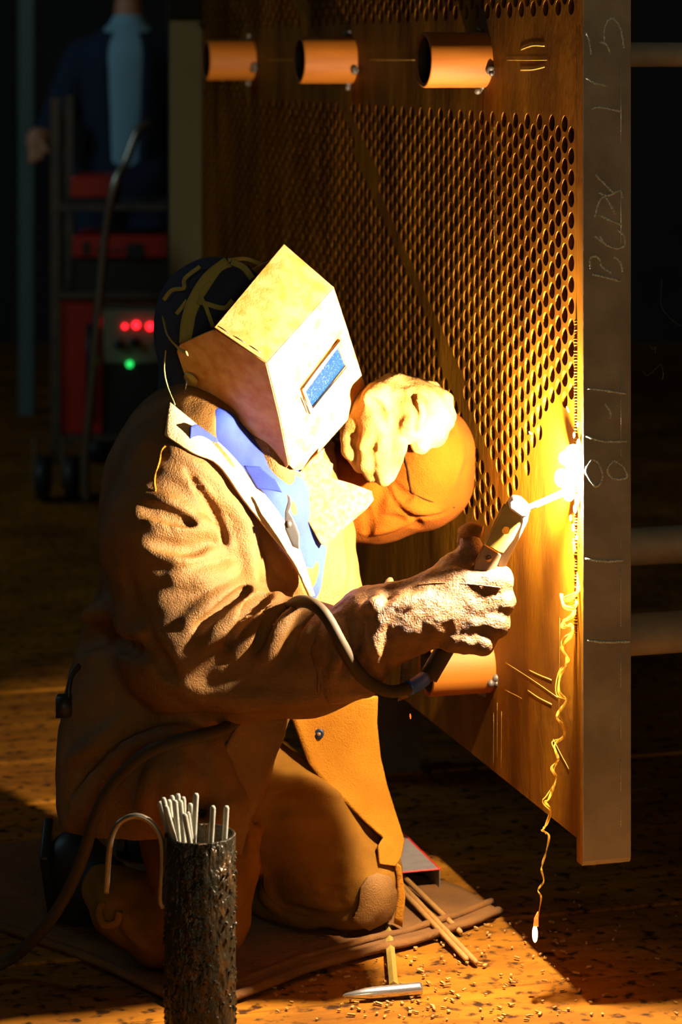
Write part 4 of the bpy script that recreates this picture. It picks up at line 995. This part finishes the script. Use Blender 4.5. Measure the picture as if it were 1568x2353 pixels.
# ================================================================== BACKGROUND
def bg():
    Y = 8.4
    def bx(x0, y0, x1, y1, Y0, dep):
        a = P(x0, y1, Y0); b = P(x1, y0, Y0); return box(((a.x+b.x)/2, Y0+dep/2, (a.z+b.z)/2), b.x-a.x, dep, b.z-a.z)
    # trolley rack
    fz = P(0, 1000, Y).z
    g = empty('trolley_rack', (P(265, 1000, Y).x, Y+.2, 0), 'dark steel trolley rack holding red welding machines behind the welder', 'trolley')
    pr_ = []
    for x in (128, 398):
        for dy in (0, .42):
            q = P(x, 600, Y); pr_.append(box((q.x, Y+dy, .70), .03, .03, 1.18))
    build('frame', join(*pr_), M['darksteel'], g, smooth=False)
    for y in (1000, 672, 470):
        q = bx(120, y, 405, y+14, Y-.02, .46); build('shelf', q, M['darksteel'], g, smooth=False)
    for x in (100, 165, 365):
        c = P(x, 1070, Y-.05); c.z = .075
        wv = build('wheel', lathe([(-.02, .02), (-.02, .07), (.02, .07), (.02, .02)], c, (1, 0, 0), 24, True), M['black'], g)
        build('wheel_fork', box(c+Vector((-.03, 0, .05)), .012, .03, .16), M['hook'], wv, smooth=False)
    m1 = empty('welding_machine', (P(270, 1000, Y).x, Y+.2, fz), 'red-sided welding machine with red and green lights on the lowest shelf', 'welding machine')
    build('side_cover', bx(134, 690, 236, 998, Y, .4), M['red'], m1, smooth=False, bevel=.006)
    build('case', bx(236, 835, 392, 998, Y+.01, .38), M['black'], m1, smooth=False, bevel=.004)
    pn = build('control_panel', bx(238, 712, 392, 835, Y-.005, .38), M['panel'], m1, smooth=False, bevel=.004)
    build('top_cover', bx(238, 690, 392, 710, Y, .38), M['darksteel'], m1, smooth=False)
    build('handle', tube([P(205, 745, Y-.01), P(205, 820, Y-.03), P(205, 960, Y-.01)], .012, 10), M['black'], m1)
    for x, y, r in ((287, 750, 5), (313, 747, 7.5), (345, 750, 8)):
        build('red_lamp', ball(P(x, y, Y-.012), R(r, Y), 8), M['ledr'], pn)
    build('green_lamp', ball(P(298, 837, Y-.012), R(7, Y), 8), M['ledg'], pn)
    for x, y in ((310, 785), (275, 790), (365, 790)):
        build('dial', lathe([(0, .018), (-.02, .016), (-.02, .0001)], P(x, y, Y-.006), (0, 1, 0), 16), M['black'], pn)
    m2 = empty('welding_machine', (P(280, 672, Y).x, Y+.2, P(0, 672, Y).z), 'wide welding machine with a red front on the middle shelf', 'welding machine')
    build('case', bx(165, 592, 400, 671, Y+.02, .36), M['black'], m2, smooth=False, bevel=.006)
    build('front_cover', bx(166, 541, 392, 592, Y, .38), M['red'], m2, smooth=False, bevel=.006)
    build('label_plate', join(bx(190, 555, 205, 585, Y-.006, .006), bx(290, 560, 330, 592, Y-.006, .006), bx(215, 572, 285, 577, Y-.006, .006)), M['black'], m2, smooth=False)
    m3 = empty('wire_feeder', (P(210, 470, Y).x, Y+.2, P(0, 470, Y).z), 'small red-topped wire feeder on the top shelf', 'wire feeder')
    build('case', bx(165, 455, 258, 469, Y, .3), M['black'], m3, smooth=False)
    build('cover', bx(162, 405, 262, 455, Y, .3), M['red'], m3, smooth=False, bevel=.008)
    cb = build('hanging_cable', tube(catmull([P(345, 285, Y-.1), P(318, 300, Y-.12), P(290, 370, Y-.14), P(262, 430, Y-.16), P(240, 560, Y-.15), P(222, 760, Y-.15), P(205, 960, Y-.15), P(195, 1080, Y-.15), P(200, 1150, Y-.15)], 8), .014, 12), M['hook'], loc=P(240, 600, Y)); tag(cb, 'grey cable hanging down in front of the red machines', 'cable')
    # standing man behind the trolley
    Yp = 9.3
    g = empty('person', (P(290, 0, Yp).x, Yp, 0), 'person standing behind the trolley in a dark jacket open over a pale blue shirt', 'person')
    x0 = P(295, 0, Yp).x
    v = Vol((x0-.5, Yp-.4, 0), (x0+.4, Yp+.3, 1.95), .012)
    v.cone((x0, Yp, 1.0), (x0, Yp, 1.38), .13, .14, .05); v.cone((x0, Yp, 1.45), (x0, Yp, 1.6), .055, .05, .03)
    v.ell((x0, Yp, 1.74), (.078, .098, .12), None, .02); v.cone((x0, Yp-.09, 1.74), (x0, Yp-.11, 1.72), .01, .014, .01)
    hand = P(83, 325, Yp-.25)
    v.chain([(Vector((x0-.17, Yp, 1.40)), .05), (Vector((x0-.26, Yp-.05, 1.16)), .042), (hand+Vector((.03, .03, .02)), .03)], .02)
    v.ell(hand, (.035, .025, .05), None, .02)
    for i in range(4): v.cone(hand+Vector((-.02+.014*i, -.01, -.03)), hand+Vector((-.022+.014*i, -.02, -.075+.006*abs(i-1))), .009, .008, .004)
    v.cone(hand+Vector((.025, -.01, .0)), hand+Vector((.045, -.03, -.035)), .012, .009, .006)
    v.chain([(Vector((x0+.17, Yp, 1.40)), .05), (Vector((x0+.22, Yp, 1.12)), .042), (Vector((x0+.2, Yp-.08, .88)), .03)], .02)
    v.ell((x0+.2, Yp-.09, .82), (.03, .03, .05), None, .02)
    for sg in (-1, 1): v.chain([(Vector((x0+.09*sg, Yp, .95)), .08), (Vector((x0+.1*sg, Yp, .5)), .055), (Vector((x0+.1*sg, Yp, .08)), .04)], .03)
    build('body', v.mesh(), M['skin'], g)
    v = Vol((x0-.5, Yp-.4, .8), (x0+.4, Yp+.3, 1.6), .012)
    v.cone((x0, Yp, 1.02), (x0, Yp, 1.38), .155, .165, .05); v.cone((x0-.15, Yp, 1.42), (x0+.15, Yp, 1.42), .07, .07, .05)
    v.chain([(Vector((x0-.17, Yp, 1.40)), .07), (Vector((x0-.26, Yp-.05, 1.16)), .062), (hand+Vector((.05, .05, .06)), .05)], .02)
    v.chain([(Vector((x0+.17, Yp, 1.40)), .07), (Vector((x0+.22, Yp, 1.12)), .062), (Vector((x0+.2, Yp-.07, .93)), .05)], .02)
    v.cone((x0, Yp-.17, 1.05), (x0, Yp-.17, 1.6), .055, .075, .01, True); v.cut((0, 0, .92), (0, 0, -1), .01)
    build('jacket', v.mesh(), M['bluejean'], g)
    v = Vol((x0-.2, Yp-.22, .9), (x0+.2, Yp+.2, 1.62), .012)
    v.cone((x0, Yp, 1.02), (x0, Yp, 1.40), .146, .15, .05); v.cone((x0, Yp, 1.45), (x0, Yp, 1.54), .06, .06, .03); v.cut((0, 0, 1.18), (0, 0, -1), .01) if False else None
    build('shirt', v.mesh(), M['paleshirt'], g)
    v = Vol((x0-.3, Yp-.3, 0), (x0+.3, Yp+.3, 1.15), .014)
    v.cone((x0-.04, Yp, 1.0), (x0+.04, Yp, 1.0), .15, .15, .04)
    for sg in (-1, 1): v.chain([(Vector((x0+.09*sg, Yp, .95)), .10), (Vector((x0+.1*sg, Yp, .5)), .08), (Vector((x0+.1*sg, Yp, .1)), .07)], .03)
    v.cut((0, 0, .07), (0, 0, -1), .01); v.cut((0, 0, 1.09), (0, 0, 1), .01)
    build('trousers', v.mesh(), M['bluejean'], g)
    for sg in (-1, 1):
        v = Vol((x0+.1*sg-.08, Yp-.26, -.01), (x0+.1*sg+.08, Yp+.12, .16), .008)
        v.cone((x0+.1*sg, Yp+.02, .07), (x0+.1*sg, Yp-.16, .045), .06, .045, .03); v.cut((0, 0, .002), (0, 0, -1), .004); build('shoe', v.mesh(), M['black'], g)
    q = P(62, 0, 10.4); o = build('steel_post', box((q.x, 10.4, 1.6), .06, .06, 3.2), mat('post_paint', (.09, .14, .13), .6), loc=(q.x, 10.4, 0), smooth=False); tag(o, 'pale green steel post far behind at the left', 'post')
bg()
